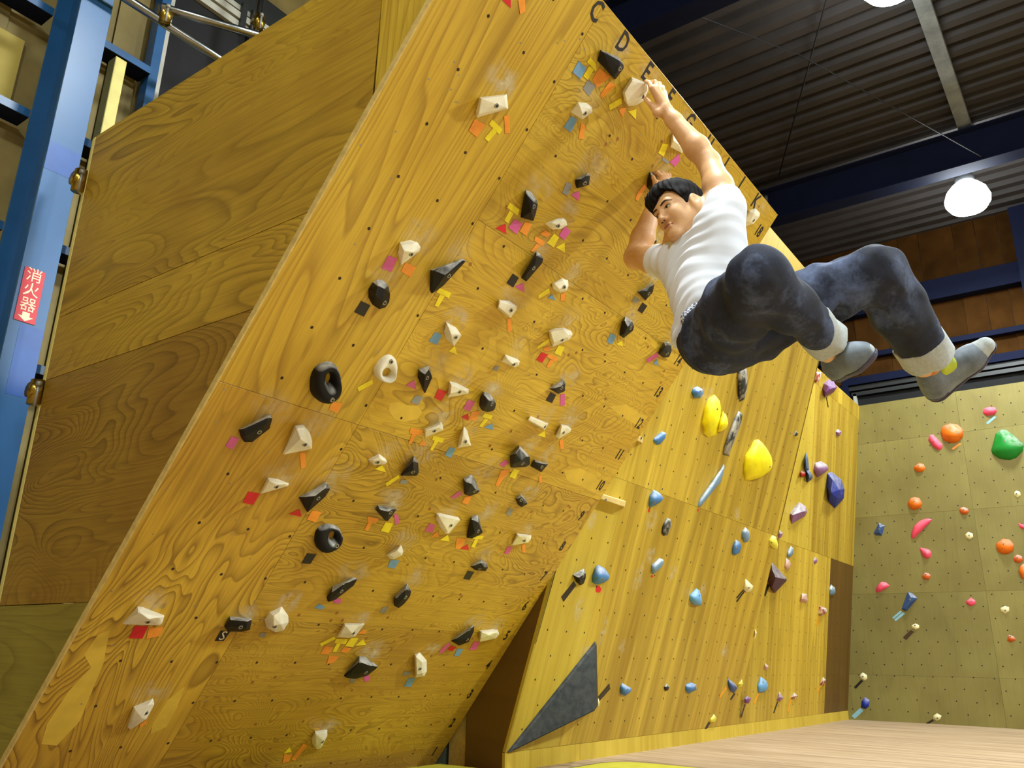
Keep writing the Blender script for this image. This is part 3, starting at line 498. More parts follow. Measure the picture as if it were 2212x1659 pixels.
('K', 'rust', 'small rust orange hold right of the lower orange ball', 's',[(2076,2434),(2116,2411),(2124,2377),(2098,2346),(2047,2350),(2026,2385),(2039,2423)],[(2078,2387,55),(2092,2367,52)],(2077,2396)),
('K', 'cream', 'small white button hold near the right edge under the green mound', 's',[(2623,2570),(2657,2553),(2659,2515),(2623,2490),(2595,2516),(2600,2554)],[(2629,2525,40)],(2622,2531)),
('K', 'slate', 'blue bone-shaped hold nearest the wall corner', 'b',[(1144,2324),(1206,2284),(1178,2221),(1160,2167),(1089,2177),(1068,2203),(1116,2245)],[(1158,2261,50),(1143,2207,50)],(1147,2243)),
('K', 'pink', 'pink crescent-shaped hold on the far wall', 's',[(1732,2324),(1720,2300),(1626,2234),(1554,2166),(1506,2105),(1482,2112),(1486,2170),(1524,2256),(1590,2310),(1665,2334)],[(1670,2287,55),(1564,2205,70),(1516,2142,50)], None),
('K', 'pink', 'pink teardrop hold with a round pocket', 's',[(1556,2000),(1605,1992),(1660,1970),(1674,1936),(1658,1884),(1616,1867),(1580,1898),(1561,1961)],[(1609,1948,50),(1647,1922,55),(1625,1895,50)],(1620,1928)),
('K', 'cream', 'white button hold right of the pink crescent', 's',[(2084,2149),(2128,2127),(2126,2084),(2089,2061),(2054,2080),(2049,2118)],[(2091,2103,40)],(2091,2107)),
('K', 'orange', 'large orange dome hold near the right edge', 's',[(2417,2052),(2480,2038),(2516,1981),(2503,1918),(2449,1880),(2376,1884),(2334,1928),(2340,2001)],[(2434,1964,110),(2461,1936,105)],(2420,1982)),
('K', 'rust', 'small orange hold below right of the large orange dome', 's',[(2528,1871),(2569,1851),(2574,1806),(2538,1776),(2492,1792),(2483,1837)],[(2535,1819,60)],(2526,1833)),
('K', 'orange', 'orange hold cut off by the right edge of the picture', 's',[(2579,1778),(2533,1745),(2513,1692),(2530,1619),(2552,1596),(2596,1635),(2617,1723)],[(2569,1681,95)], None),
('K', 'pink', 'pink strip-like hold at the right edge of the picture', 's',[(2586,2211),(2654,2183),(2662,2132),(2601,2152)],[(2631,2160,45)], None),
('K', 'rust', 'small orange hold with a chalk-white top', 's',[(1580,1716),(1622,1705),(1636,1672),(1614,1635),(1561,1637),(1538,1671)],[(1593,1673,55)],(1589,1691)),
('K', 'pink', 'pink three-cornered pocket hold near the wall corner', 's',[(1094,1629),(1140,1623),(1182,1578),(1132,1546),(1052,1505),(1020,1510),(1026,1559),(1064,1606)],[(1092,1576,55),(1137,1571,50),(1062,1535,45)],(1103,1577)),
('K', 'slate', 'long blue hourglass hold with pale blue tape below', 'b',[(1370,1506),(1426,1480),(1464,1428),(1392,1350),(1330,1285),(1279,1314),(1301,1342),(1354,1407),(1356,1463)],[(1406,1439,60),(1389,1384,55),(1325,1311,45)],(1392,1413)),
('K', 'pink', 'small round pink hold low on the far wall', 's',[(2015,1424),(2052,1391),(2052,1355),(2002,1329),(1960,1357),(1958,1384)],[(2011,1371,50)],(2015,1382)),
('K', 'cream', 'white button hold low near the right edge', 's',[(2328,1328),(2370,1314),(2364,1270),(2320,1244),(2284,1271),(2285,1306)],[(2331,1281,42)],(2330,1280)),
('K', 'cream', 'cream button hold above the short brown tape', 's',[(1408,1150),(1445,1131),(1441,1099),(1404,1082),(1362,1099),(1365,1131)],[(1409,1114,40)],(1404,1127)),
('K', 'rust', 'small orange knob hold at the lower right', 's',[(2324,1026),(2369,1009),(2384,974),(2337,948),(2300,965)],[(2348,985,55)],(2338,1007)),
('K', 'cream', 'cream button hold nearest the wall corner with black tape', 's',[(771,605),(815,577),(816,537),(784,513),(740,534),(730,569)],[(782,559,40)],(774,559)),
('K', 'royal', 'small dark blue oval hold with pale blue tape', 's',[(765,335),(814,303),(801,235),(763,205),(712,219),(726,288)],[(780,280,60),(775,246,55)], None),
('K', 'cream', 'lowest cream button hold close to the mat', 's',[(1511,197),(1555,172),(1535,134),(1501,116),(1466,135),(1470,168)],[(1515,156,40)],(1512,147)),
]
WALL_TAPES=[
('Q', 'black', 'thin black tape tail below the purple teardrop hold',[[(2099,3418),(2129,3426),(2216,3332),(2185,3321)]]),
('L', 'black', 'black double tape strip below the chalk-topped black hold',[[(231,975),(247,967),(162,862),(144,876)],[(248,966),(269,954),(182,850),(164,860)]]),
('L', 'red', 'red tape blob below the blue dome-shaped hold',[[(502,970),(526,972),(560,955),(555,932),(510,930),(496,950)]]),
('L', 'red', 'small red tape dot below the kidney-shaped hold',[[(1148,1093),(1175,1096),(1182,1082),(1156,1080)]]),
('L', 'red', 'small red tape under the blue shell-shaped hold',[[(886,1509),(907,1512),(914,1492),(894,1489)]]),
('L', 'red', 'tiny red tape under the long slanting chalky hold',[[(1589,1618),(1608,1623),(1614,1603),(1599,1600)]]),
('L', 'black', 'black double tape strip below the pale yellow pocketed hold',[[(2774,1124),(2795,1119),(2690,1042),(2670,1049)],[(2801,1118),(2824,1111),(2711,1014),(2687,1021)]]),
('Q', 'black', 'black tape strip below the large plum hold',[[(596,1221),(648,1206),(562,1100),(520,1112)]]),
('Q', 'amber', 'amber tape tail below the chalky red and white hold near the corner',[[(2210,1008),(2247,999),(2166,908),(2088,908)]]),
('L', 'amber', 'amber tape tail of the leaf-shaped hold in the low row',[[(2887,327),(2926,314),(2846,239),(2810,249)]]),
('L', 'black', 'short black tape tail under the leaf-shaped hold',[[(3106,274),(3139,263),(3079,212),(3049,219)]]),
('Q', 'amber', 'amber tape tail of the light blue egg-shaped hold',[[(509,250),(548,239),(466,154),(427,164)]]),
('L', 'black', 'black tape tail of the small purple round hold',[[(3401,170),(3431,167),(3412,53),(3380,60)]]),
('Q', 'black', 'black tape tail of the small purple and white hold',[[(1038,162),(1068,156),(977,57),(948,62)]]),
('Q', 'amber', 'amber tape tail at the end of the low row',[[(1411,174),(1457,166),(1390,55),(1349,65)]]),
('Q', 'amber', 'short amber tape tail low in the dark wall corner',[[(2350,295),(2394,287),(2309,219),(2271,226)]]),
('L', 'black', 'black tape tail under the yellow hold at the kick strip',[[(2715,53),(2759,39),(2685,-35),(2650,-21)]]),
('L', 'black', 'black double tape strip right of the black triangle volume',[[(957,372),(972,355),(873,276),(856,290)],[(974,351),(987,337),(885,259),(871,271)]]),
('K', 'paleblue', 'pale blue tape strip below the high pink oval hold',[[(2526,3451),(2553,3437),(2458,3366),(2436,3379)]]),
('K', 'orange', 'orange tape strip below the large orange ball',[[(2132,3184),(2153,3172),(2060,3108),(2040,3126)]]),
('K', 'paleblue', 'pale blue double tape below the blue hourglass hold',[[(1263,1294),(1283,1281),(1180,1203),(1166,1217)],[(1289,1276),(1309,1257),(1200,1176),(1185,1195)]]),
('K', 'brown', 'short dark brown tape below the cream button hold',[[(1350,1081),(1383,1058),(1288,966),(1256,998)]]),
('K', 'black', 'black tape strip of the cream button hold nearest the corner',[[(745,523),(767,509),(675,420),(657,440)]]),
('K', 'paleblue', 'pale blue tape strip under the small dark blue oval hold',[[(700,213),(738,187),(629,91),(597,123)]]),
('K', 'black', 'black tape strip of the lowest cream button hold',[[(1461,135),(1471,114),(1389,70),(1366,74)]]),
]
HORN=[(1616, 2358), (1697, 2322), (1738, 2288), (1725, 2244), (1605, 2185), (1580, 2242), (1605, 2288)]
HORN_R=[(1475, 2300, 75), (1490, 2245, 95), (1431, 2191, 90)]
TRI=[(645, 635), (864, 238), (16, 3)]
TRI_R=[(588, 267, 150)]
PATCHES=[[(720, 2042), (763, 2057), (810, 2058), (865, 2069), (907, 2051), (902, 2019), (839, 1985), (791, 1984), (740, 2009)], [(2067, 2413), (2191, 2462), (2366, 2452), (2442, 2460), (2425, 2388), (2305, 2389), (2171, 2398)], [(2022, 2010), (2132, 2054), (2302, 2045), (2385, 2009), (2400, 1950), (2224, 1962), (2094, 1968)], [(80, 909), (112, 928), (158, 789), (192, 532), (158, 427), (98, 438), (78, 526), (88, 667), (121, 770), (70, 824)], [(541, 681), (563, 581), (564, 485), (512, 453), (496, 502), (500, 618)], [(2051, 2801), (2186, 2817), (2423, 2818), (2437, 2786), (2299, 2773), (2101, 2788)]]
J={'wl': [1.006, -2.346, 2.6893], 'el': [1.0596, -2.4882, 2.4309], 'sl': [1.0109, -2.5583, 2.1973], 'sr': [1.1135, -2.2884, 2.1011], 'er': [1.2765, -2.0617, 2.2534], 'wr': [1.3502, -2.1403, 2.565], 'nb': [1.1134, -2.4133, 2.1655], 'hc': [0.9764, -2.3959, 2.2137], 'hr': [0.9435, -2.5217, 1.6906], 'hl': [1.0443, -2.6206, 1.7494], 'pel': [1.0003, -2.569, 1.7325], 'kr': [0.6647, -2.7689, 1.7297], 'ar': [1.0212, -2.8482, 1.6399], 'kl': [1.158, -2.9928, 1.884], 'al': [1.4663, -3.0557, 1.6909], 'lm1': [0.9543, -2.3196, 2.7681], 'lp1': [0.964, -2.3022, 2.8089], 'lt1': [1.0007, -2.2708, 2.8543], 'lm2': [0.973, -2.3302, 2.7733], 'lp2': [0.9771, -2.3217, 2.8119], 'lt2': [1.0311, -2.2822, 2.8645], 'lm3': [0.9979, -2.334, 2.7832], 'lp3': [1.0117, -2.3228, 2.8251], 'lt3': [1.0467, -2.2866, 2.8661], 'lm4': [1.0238, -2.3353, 2.7862], 'lp4': [1.0381, -2.3239, 2.8264], 'lt4': [1.064, -2.2902, 2.8623], 'lb': [0.9832, -2.3232, 2.6723], 'lj': [0.9801, -2.3045, 2.7099], 'ltt': [1.0105, -2.2613, 2.7816], 'lpalm': [0.9906, -2.3281, 2.7426], 'rm1': [1.3733, -2.1498, 2.6531], 'rp1': [1.3558, -2.1373, 2.6735], 'rt1': [1.3929, -2.0975, 2.7028], 'rm2': [1.3843, -2.1617, 2.6477], 'rp2': [1.3783, -2.1504, 2.6739], 'rt2': [1.4121, -2.1058, 2.7029], 'rm3': [1.4016, -2.1664, 2.6458], 'rp3': [1.3963, -2.1593, 2.6778], 'rt3': [1.4301, -2.1126, 2.7029], 'rm4': [1.4188, -2.1688, 2.6401], 'rp4': [1.4137, -2.1663, 2.6799], 'rt4': [1.4493, -2.1187, 2.699], 'rb': [1.3485, -2.1357, 2.5928], 'rj': [1.3427, -2.133, 2.618], 'rtt': [1.3488, -2.1181, 2.6561], 'rpalm': [1.3779, -2.1549, 2.6193], 'rank': [1.0922, -2.851, 1.5993], 'rheel': [1.1292, -2.851, 1.5727], 'rtoe': [1.0643, -2.9483, 1.5866], 'rball': [1.0712, -2.9182, 1.5794], 'lank': [1.5248, -3.049, 1.6319], 'lheel': [1.5969, -3.0546, 1.5933], 'ltoe': [1.5814, -3.2266, 1.7162], 'lball': [1.5841, -3.1744, 1.68], 'rcuf0': [0.9311, -2.8269, 1.6684], 'rcuf1': [1.0436, -2.8539, 1.6335], 'lcuf0': [1.4193, -3.0456, 1.7236], 'lcuf1': [1.4876, -3.0613, 1.6744], 'waist': [0.9854, -2.4827, 1.8373], 'bx0': [0.8751, -2.4631, 1.743], 'bx1': [0.9026, -2.5197, 1.8027], 'hem': [0.9568, -2.4129, 1.7184], 'slv_l': [1.02, -2.5448, 2.2624], 'slv_r': [1.1374, -2.2407, 2.1165], 'collar': [0.9841, -2.4257, 2.1207], 'chl': [0.9997, -2.5388, 2.0304], 'chr': [1.0493, -2.3917, 1.9645]}
HEAD_AXES=[[-0.4533, -0.8704, 0.1919], [-0.8819, 0.4067, -0.2386], [-0.1296, 0.2774, 0.952]]

# ---------------- surface frames ----------------
def frame(O,U,V):
    U=Vector(U);V=Vector(V);Nn=U.cross(V);O=Vector(O)
    return Matrix(((U.x,V.x,Nn.x,O.x),(U.y,V.y,Nn.y,O.y),(U.z,V.z,Nn.z,O.z),(0,0,0,1)))
tt=math.radians(TILT); a18=math.radians(18); a8=math.radians(8)
FR={'B':frame((0,0,0),(1,0,0),(0,-math.sin(tt),math.cos(tt))),
    'L':frame((2.48,-.562,.178),(1,0,0),(0,-math.sin(a18),math.cos(a18))),
    'Q':frame((5.75,-.562,.178),(1,0,0),(0,-math.sin(a8),math.cos(a8))),
    'K':frame((9.23,0,0),(0,-1,0),(0,0,1))}
def sheet(name,F,u0,u1,v0,v1,mat,parent,th=.018,gap=.0006,bev=.001):
    bm=bmesh.new(); su=u1-u0-2*gap; sv=v1-v0-2*gap
    bmesh.ops.create_cube(bm,size=1.0,matrix=Matrix.Translation((0,0,-th/2))@Matrix.Diagonal((su,sv,th,1)))
    bmesh.ops.bevel(bm,geom=[e for e in bm.edges if all(v.co.z>-.001 for v in e.verts)],offset=bev,segments=1,affect='EDGES')
    return mobj(name,bm_mesh(bm,name),mat,F@Matrix.Translation(((u0+u1)/2,(v0+v1)/2,0)),parent)
def discs(name,F,pts,r,mat,parent,h=.0007,n=8):
    v=[];f=[]
    for (x,y) in pts:
        k=len(v)
        for i in range(n): v.append((x+r*math.cos(2*math.pi*i/n),y+r*math.sin(2*math.pi*i/n),h))
        f.append(tuple(range(k,k+n)))
    o=mobj(name,mesh(name,v,f),mat,F,parent); tag(o,kind='stuff'); return o

# ---------------- the big overhanging board ----------------
BW=2.48; BT=3.738
board=tag(empty('wall_overhang',FR['B']),'big yellow plywood board leaning out steeply, numbered 1 to 18 along its edge','wall',kind='structure')
F=FR['B']
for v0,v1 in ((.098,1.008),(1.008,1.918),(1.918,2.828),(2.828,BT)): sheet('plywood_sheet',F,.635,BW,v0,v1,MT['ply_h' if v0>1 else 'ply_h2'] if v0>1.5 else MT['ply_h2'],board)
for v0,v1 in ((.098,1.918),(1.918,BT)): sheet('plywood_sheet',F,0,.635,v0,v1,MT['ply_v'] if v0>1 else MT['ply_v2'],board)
sheet('plywood_sheet',F,0,BW,-.14,.098,MT['ply_h'],board)
# framing behind the sheets
for u in (.03,.62,1.24,1.86,2.45): box('stud',(u-.025,-.1,-.11),(u+.025,BT-.005,-.019),MT['ply_edge'],board,F)
box('edge_strip',(-.002,-.14,-.02),(.004,BT,.0035),MT['ply_edge'],board,F)
bolts=set()
for h in BOARD_HOLDS+RING_HOLDS: bolts.add(h[3])
pts=[(.22+.2*c+random.uniform(-.004,.004),.2*r+random.uniform(-.004,.004)) for c in range(11) for r in range(1,19) if (c,r) not in bolts]
discs('bolt_holes',F,pts,.0062,plain('bolt_hole_brown',(52,34,10),.9,var=.1),board)
discs('screw_heads',F,[(random.uniform(.03,2.44),random.uniform(.15,3.7)) for i in range(150)],.0035,MT['bolt'],board)
discs('wood_knots',F,[(random.uniform(.66,2.44),random.uniform(.15,3.7)) for i in range(70)],.0085,plain('knot',(150,98,26),.6,var=.2,sc=90),board,h=.0004)
def textmesh(name,s,size,mat,M,parent,ext=.0004,shear=0.0,sx=1.0,off=0.0):
    cu=bpy.data.curves.new(name,'FONT'); cu.body=s; cu.size=size; cu.align_x='CENTER'; cu.align_y='CENTER'; cu.extrude=ext; cu.resolution_u=2; cu.shear=shear; cu.offset=off
    t=bpy.data.objects.new(name+'_tmp',cu); COL.objects.link(t)
    dg=bpy.context.evaluated_depsgraph_get(); me=bpy.data.meshes.new_from_object(t.evaluated_get(dg)); 
    bpy.data.objects.remove(t); me.materials.clear()
    o=mobj(name,me,mat,M@Matrix.Diagonal((sx,1,1,1)),parent); return o
for n in range(1,19):
    textmesh('stencil_number',str(n),.085,MT['stencil'],F@Matrix.Translation((2.40,.2*n,.0008)),board,sx=.72,off=.0022)
for i,ch in enumerate('ABCDEFGHIJK'):
    textmesh('stencil_letter',ch,.105,MT['stencil'],F@Matrix.Translation((.22+.2*i,3.69,.0008)),board,sx=.8,off=.002)
def flat(name,F,polys,mat,parent,h=.0008,th=.0006):
    bm=bmesh.new()
    for p in polys:
        # order must face +z
        a=sum(p[i][0]*p[(i+1)%len(p)][1]-p[(i+1)%len(p)][0]*p[i][1] for i in range(len(p)))
        q=p if a>0 else p[::-1]
        f=bm.faces.new([bm.verts.new((x,y,h)) for x,y in q])
        r=bmesh.ops.extrude_face_region(bm,geom=[f])
        bmesh.ops.translate(bm,vec=(0,0,th),verts=[g for g in r['geom'] if isinstance(g,bmesh.types.BMVert)])
    return mobj(name,bm_mesh(bm,name),mat,F,parent)
for p in PATCHES:
    flat('plywood_patch',F,[[(x/1000,y/1000) for x,y in p]],MT['patch'],board,h=0.0,th=.0006)

# chalk smears above the holds
def chalk(name,F,spots,parent):
    v=[];f=[];fa=[]
    for (x,y,rx,ry,st) in spots:
        k=len(v); v.append((x,y,.0011)); fa.append(st)
        for ring,(q,al) in enumerate(((.5,.6),(1.0,0.0))):
            for i in range(12):
                a=2*math.pi*i/12; w=q*random.uniform(.8,1.2)
                v.append((x+rx*w*math.cos(a),y+ry*w*math.sin(a),.0011)); fa.append(st*al)
        for i in range(12):
            j=(i+1)%12; f.append((k,k+1+i,k+1+j)); f.append((k+1+i,k+13+i,k+13+j,k+1+j))
    me=mesh(name,v,f); at=me.attributes.new('fade','FLOAT','POINT'); at.data.foreach_set('value',fa)
    o=mobj(name,me,MT['chalk'],F,parent); tag(o,kind='stuff'); return o
cs=[]
for h in BOARD_HOLDS:
    o=h[5]; cx=sum(p[0] for p in o)/len(o)/1000; top=max(p[1] for p in o)/1000
    cs.append((cx+random.uniform(-.02,.03),top+.025,random.uniform(.06,.11),random.uniform(.05,.1),random.uniform(.4,1.1)))
chalk('chalk_marks',F,cs,board)

# ---------------- climbing holds ----------------
def hull_bm(outline,ridge,style):
    bm=bmesh.new()
    for x,y in outline: bm.verts.new((x,y,-.002))
    cx=sum(p[0] for p in outline)/len(outline); cy=sum(p[1] for p in outline)/len(outline)
    low=.35 if style=='s' else .18
    mh=max([r[2] for r in ridge]+[.02])
    for x,y in outline: bm.verts.new((x+(cx-x)*.015,y+(cy-y)*.015,mh*low*.6))
    for x,y,h in ridge: bm.verts.new((x,y,h))
    r=bmesh.ops.convex_hull(bm,input=bm.verts[:])
    bmesh.ops.delete(bm,geom=[g for g in r['geom_interior'] if isinstance(g,bmesh.types.BMVert)],context='VERTS')
    loose=[v for v in bm.verts if not v.link_faces]
    bmesh.ops.delete(bm,geom=loose,context='VERTS')
    bmesh.ops.dissolve_limit(bm,angle_limit=.03,verts=bm.verts[:],edges=bm.edges[:])
    return bm,mh
def finish_hold(bm,style,size):
    if style=='s':
        bmesh.ops.triangulate(bm,faces=bm.faces[:])
        bmesh.ops.subdivide_edges(bm,edges=bm.edges[:],cuts=2,use_grid_fill=True,smooth=0)
        for i in range(7): 
            bmesh.ops.smooth_vert(bm,verts=[v for v in bm.verts if v.co.z>.003],factor=.5,use_axis_x=True,use_axis_y=True,use_axis_z=True)
    else:
        bmesh.ops.bevel(bm,geom=[e for e in bm.edges if max(v.co.z for v in e.verts)>.004],offset=min(.006,size*.05),segments=2,profile=.6,affect='EDGES',clamp_overlap=True)
    bmesh.ops.recalc_face_normals(bm,faces=bm.faces[:])
def add_bolt(name,bvh,x,y,F,parent,mats,small=False,off=Vector((0,0,0))):
    hit=bvh.ray_cast(Vector((x,y,.6))-off,Vector((0,0,-1)))
    if hit[0] is None: return
    p=hit[0]+off; nrm=hit[1]
    if nrm.z<.2: nrm=Vector((0,0,1))
    q=(nrm*.5+Vector((0,0,1))).normalized()
    R=q.to_track_quat('Z','Y').to_matrix().to_4x4()
    r=.0065 if small else .0095
    bm=bmesh.new()
    bmesh.ops.create_cone(bm,cap_ends=True,segments=14,radius1=r,radius2=r*.9,depth=.006,matrix=Matrix.Translation((0,0,.0002)))
    b=mobj(name,bm_mesh(bm,name),mats[0],F@Matrix.Translation(p)@R,parent)
    bm=bmesh.new()
    bmesh.ops.create_cone(bm,cap_ends=True,segments=6,radius1=r*.5,radius2=r*.5,depth=.0006,matrix=Matrix.Translation((0,0,.0035)))
    mobj('hex_socket',bm_mesh(bm,'hex_socket'),mats[1],F@Matrix.Translation(p)@R,b)
def make_hold(surf,colour,label,style,outline,ridge,bolt,group,extra=None,cat='climbing hold',name='climbing_hold'):
    o=[(x/1000,y/1000) for x,y in outline]; r=[(x/1000,y/1000,h/1000) for x,y,h in ridge]
    cx=sum(p[0] for p in o)/len(o); cy=sum(p[1] for p in o)/len(o)
    o=[(x-cx,y-cy) for x,y in o]; r=[(x-cx,y-cy,h) for x,y,h in r]
    sz=max(max(abs(x),abs(y)) for x,y in o)*2
    bm,mh=hull_bm(o,r,style); finish_hold(bm,'s' if style in('s','horn') else 'b',sz)
    if extra:
        eo=[(x/1000-cx,y/1000-cy) for x,y in extra[0]]; er=[(x/1000-cx,y/1000-cy,h/1000) for x,y,h in extra[1]]
        b2,_=hull_bm(eo,er,'s'); finish_hold(b2,'s',sz)
        tm=bpy.data.meshes.new('t'); b2.to_mesh(tm); b2.free(); bm.from_mesh(tm); bpy.data.meshes.remove(tm)
    bvh=BVHTree.FromBMesh(bm)
    F=FR[surf]@Matrix.Translation((cx,cy,0))
    ob=mobj(name,bm_mesh(bm,name),HM[colour],F,None,style in('s','horn'))
    tag(ob,label,cat,group)
    if bolt and sz>.03:
        add_bolt('bolt',bvh,bolt[0]/1000-cx,bolt[1]/1000-cy,F,ob,(MT['bolt'],MT['dark']),small=(sz<.07))
    return ob
LET='ABCDEFGHIJK'
WN='zero one two three four five six seven eight nine ten eleven twelve thirteen fourteen fifteen sixteen seventeen eighteen'.split()
for surf,colour,desc,(c,r),style,o,rg,b in BOARD_HOLDS:
    make_hold(surf,colour,'%s %s hold where column %s meets row %s on the overhanging board'%(colour,desc,LET[c],WN[r]),style,o,rg,b,'holds on the overhanging board')
def ring_hold(colour,label,o,hole,bolt,h):
    o=[(x/1000,y/1000) for x,y in o]; hl=[(x/1000,y/1000) for x,y in hole]
    cx=sum(p[0] for p in hl)/len(hl); cy=sum(p[1] for p in hl)/len(hl)
    o=[(x-cx,y-cy) for x,y in o]; hl=[(x-cx,y-cy) for x,y in hl]
    n=36
    def ray(poly,a):
        dx,dy=math.cos(a),math.sin(a); best=0
        for i in range(len(poly)):
            x1,y1=poly[i];x2,y2=poly[(i+1)%len(poly)]
            den=dx*(y2-y1)-dy*(x2-x1)
            if abs(den)<1e-12: continue
            t=(x1*(y2-y1)-y1*(x2-x1))/den; s=(x1*dy-y1*dx)/den
            if t>0 and -1e-6<=s<=1+1e-6: best=max(best,t)
        return best
    R=[ray(o,2*math.pi*i/n) for i in range(n)]; Q=[ray(hl,2*math.pi*i/n) for i in range(n)]
    for k in range(2): R=[(R[i-1]+2*R[i]+R[(i+1)%n])/4 for i in range(n)]
    v=[];f=[];m=9
    for i in range(n):
        a=2*math.pi*i/n; d=(math.cos(a),math.sin(a))
        for k in range(m):
            q=k/(m-1); rr=R[i]+(Q[i]-R[i])*(.5-.5*math.cos(math.pi*q)); zz=h*math.sin(math.pi*q)**.7*(0.75+.25*math.cos(a+1.2)) if 0<k<m-1 else (-.002)
            v.append((rr*d[0],rr*d[1],zz))
    for i in range(n):
        j=(i+1)%n
        for k in range(m-1): f.append((i*m+k,j*m+k,j*m+k+1,i*m+k+1))
    F=FR['B']@Matrix.Translation((cx,cy,0)); me=mesh('climbing_hold',v,f)
    bm=bmesh.new(); bm.from_mesh(me); bmesh.ops.recalc_face_normals(bm,faces=bm.faces[:]); bvh=BVHTree.FromBMesh(bm); bm.to_mesh(me); bm.free()
    ob=mobj('climbing_hold',me,HM[colour],F,None,True); tag(ob,label,'climbing hold','holds on the overhanging board')
    add_bolt('bolt',bvh,bolt[0]/1000-cx,bolt[1]/1000-cy,F,ob,(MT['bolt'],MT['dark']))
for (surf,colour,desc,(c,r),o,hole,b),h in zip(RING_HOLDS,(.05,.07,.05)):
    ring_hold(colour,'%s %s hold where column %s meets row %s on the overhanging board'%(colour,desc,LET[c],WN[r]),o,hole,b,h)
# ---------------- tape markers on the board ----------------
seen={}
for colour,shape,(hc,hl,hr),polys in BOARD_TAPES:
    lab='%s %s tape marker beside the %s hold at column %s row %s'%(colour,shape,hc,hl,WN[hr])
    cxp=sum(p[0] for p in polys[0])/len(polys[0])
    seen.setdefault(lab,[]).append(1)
    if len(seen[lab])>1: lab=lab.replace(shape,'second '+shape,1)
    ps=[[(x/1000,y/1000) for x,y in p] for p in polys]
    ax=sum(p[0] for q in ps for p in q)/sum(len(q) for q in ps); ay=sum(p[1] for q in ps for p in q)/sum(len(q) for q in ps)
    ps=[[(x-ax,y-ay) for x,y in p] for p in ps]
    t=flat('tape_marker',FR['B']@Matrix.Translation((ax,ay,0)),ps,TM[colour],None,h=.0012)
    tag(t,lab,'tape','coloured tape markers on the overhanging board')
    if 'S-marked' in shape:
        textmesh('letter_mark','S',.06,MT['signwhite'],FR['B']@Matrix.Translation((ax+.002,ay,.0022)),t)

# ---------------- side panel left of the board (plane x=0) ----------------
side=tag(empty('wall_side',Matrix.Translation((0,0,0))),'brown plywood side panel closing the left flank of the overhanging board','wall',kind='structure')
SF=frame((0,0,0),(0,-1,0),(0,0,1))          # u = -y (towards the front), v = z
def side_poly(name,pts,mat,th=.018):
    cx=sum(p[0] for p in pts)/len(pts); cy=sum(p[1] for p in pts)/len(pts)
    return flat(name,SF@Matrix.Translation((cx,cy,-th)),[[(x-cx,y-cy) for x,y in pts]],mat,side,h=0,th=th)
def edge_u(z): return z*math.tan(tt)-.012       # where the board cuts the side panel
yb=-.045
g=.0015
side_poly('plywood_sheet',[(yb-.35,-.1),(edge_u(-.1),-.1),(edge_u(.818),.818),(yb-.35,.818)],MT['ply_side3'])
side_poly('plywood_sheet',[(yb,.82+g),(edge_u(.82),.82+g),(edge_u(1.735),1.735-g),(yb,1.735-g)],MT['ply_side2'])
side_poly('plywood_sheet',[(yb,1.735+g),(edge_u(1.735),1.735+g),(edge_u(2.02),2.02-g),(yb,2.02-g)],MT['ply_side'])
side_poly('plywood_sheet',[(yb,2.02+g),(edge_u(2.02),2.02+g),(edge_u(2.33),2.33),(1.815-g,2.331),(1.81-g,2.93),(yb,2.93)],MT['ply_side'])
side_poly('plywood_sheet',[(1.815+g,2.333),(edge_u(2.333),2.333),(edge_u(2.95),2.95),(1.81+g,2.95)],MT['ply_v'])
box('batten',(0.0,.05,.82),(.02,.075,2.93),MT['stud'],side,bev=.002)
for z,y_ in ((1.72,-1.1),(.83,-.4)): box('ledger',(.02,y_,z-.02),(.06,.05,z+.02),MT['ply_edge'],side)

# ---------------- middle wall, 18 degrees ----------------
mid=tag(empty('wall_middle',FR['L']),'long leaning plywood climbing wall right of the board','wall',kind='structure')
F=FR['L']
us=[0,.54,1.45,2.36,3.27]
vt=3.81
pat=['lauan_pale','lauan','lauan','lauan']
for i in range(4):
    for j,(v0,v1) in enumerate(((0,1.63),(1.63,3.45),(3.45,vt))):
        sheet('plywood_sheet',F,us[i],us[i+1],v0,v1,MT['lauan_pale'] if (i==0 and j==0) or j==2 else MT['lauan'],mid)
zt=.178+vt*math.cos(a18)
# return panel on the far side of the section and framing
rb=[(0,-.562,.178),(0,-.562-vt*math.sin(a18),zt),(0,-.562-vt*math.sin(a8),zt)]
bm=bmesh.new()
vv=[bm.verts.new((5.745,y,z)) for _,y,z in rb]; f=bm.faces.new(vv); r=bmesh.ops.extrude_face_region(bm,geom=[f]); bmesh.ops.translate(bm,vec=(-.018,0,0),verts=[g_ for g_ in r['geom'] if isinstance(g_,bmesh.types.BMVert)])
mobj('return_panel',bm_mesh(bm,'return_panel'),MT['lauan'],Matrix(),mid)
# return panel between board and wall, shade put into its colour (plane x=2.48)
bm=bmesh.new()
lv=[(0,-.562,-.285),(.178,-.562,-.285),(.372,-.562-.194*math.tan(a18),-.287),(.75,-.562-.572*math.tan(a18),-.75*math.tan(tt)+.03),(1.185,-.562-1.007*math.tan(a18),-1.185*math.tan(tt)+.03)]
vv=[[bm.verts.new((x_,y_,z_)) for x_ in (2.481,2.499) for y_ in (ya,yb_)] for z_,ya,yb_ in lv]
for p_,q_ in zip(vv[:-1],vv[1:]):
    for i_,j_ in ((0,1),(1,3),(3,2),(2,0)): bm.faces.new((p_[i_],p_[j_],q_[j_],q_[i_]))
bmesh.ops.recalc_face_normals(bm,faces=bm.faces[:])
mobj('shaded_return_panel',bm_mesh(bm,'shaded_return_panel'),MT['lauan_dark'],Matrix(),mid)
box('support_post',(2.52,-.25,0),(2.56,-.13,.9),MT['ply_edge'],mid)
box('support_board',(2.52,-.10,0),(2.56,.04,.6),MT['slate_post'],mid)
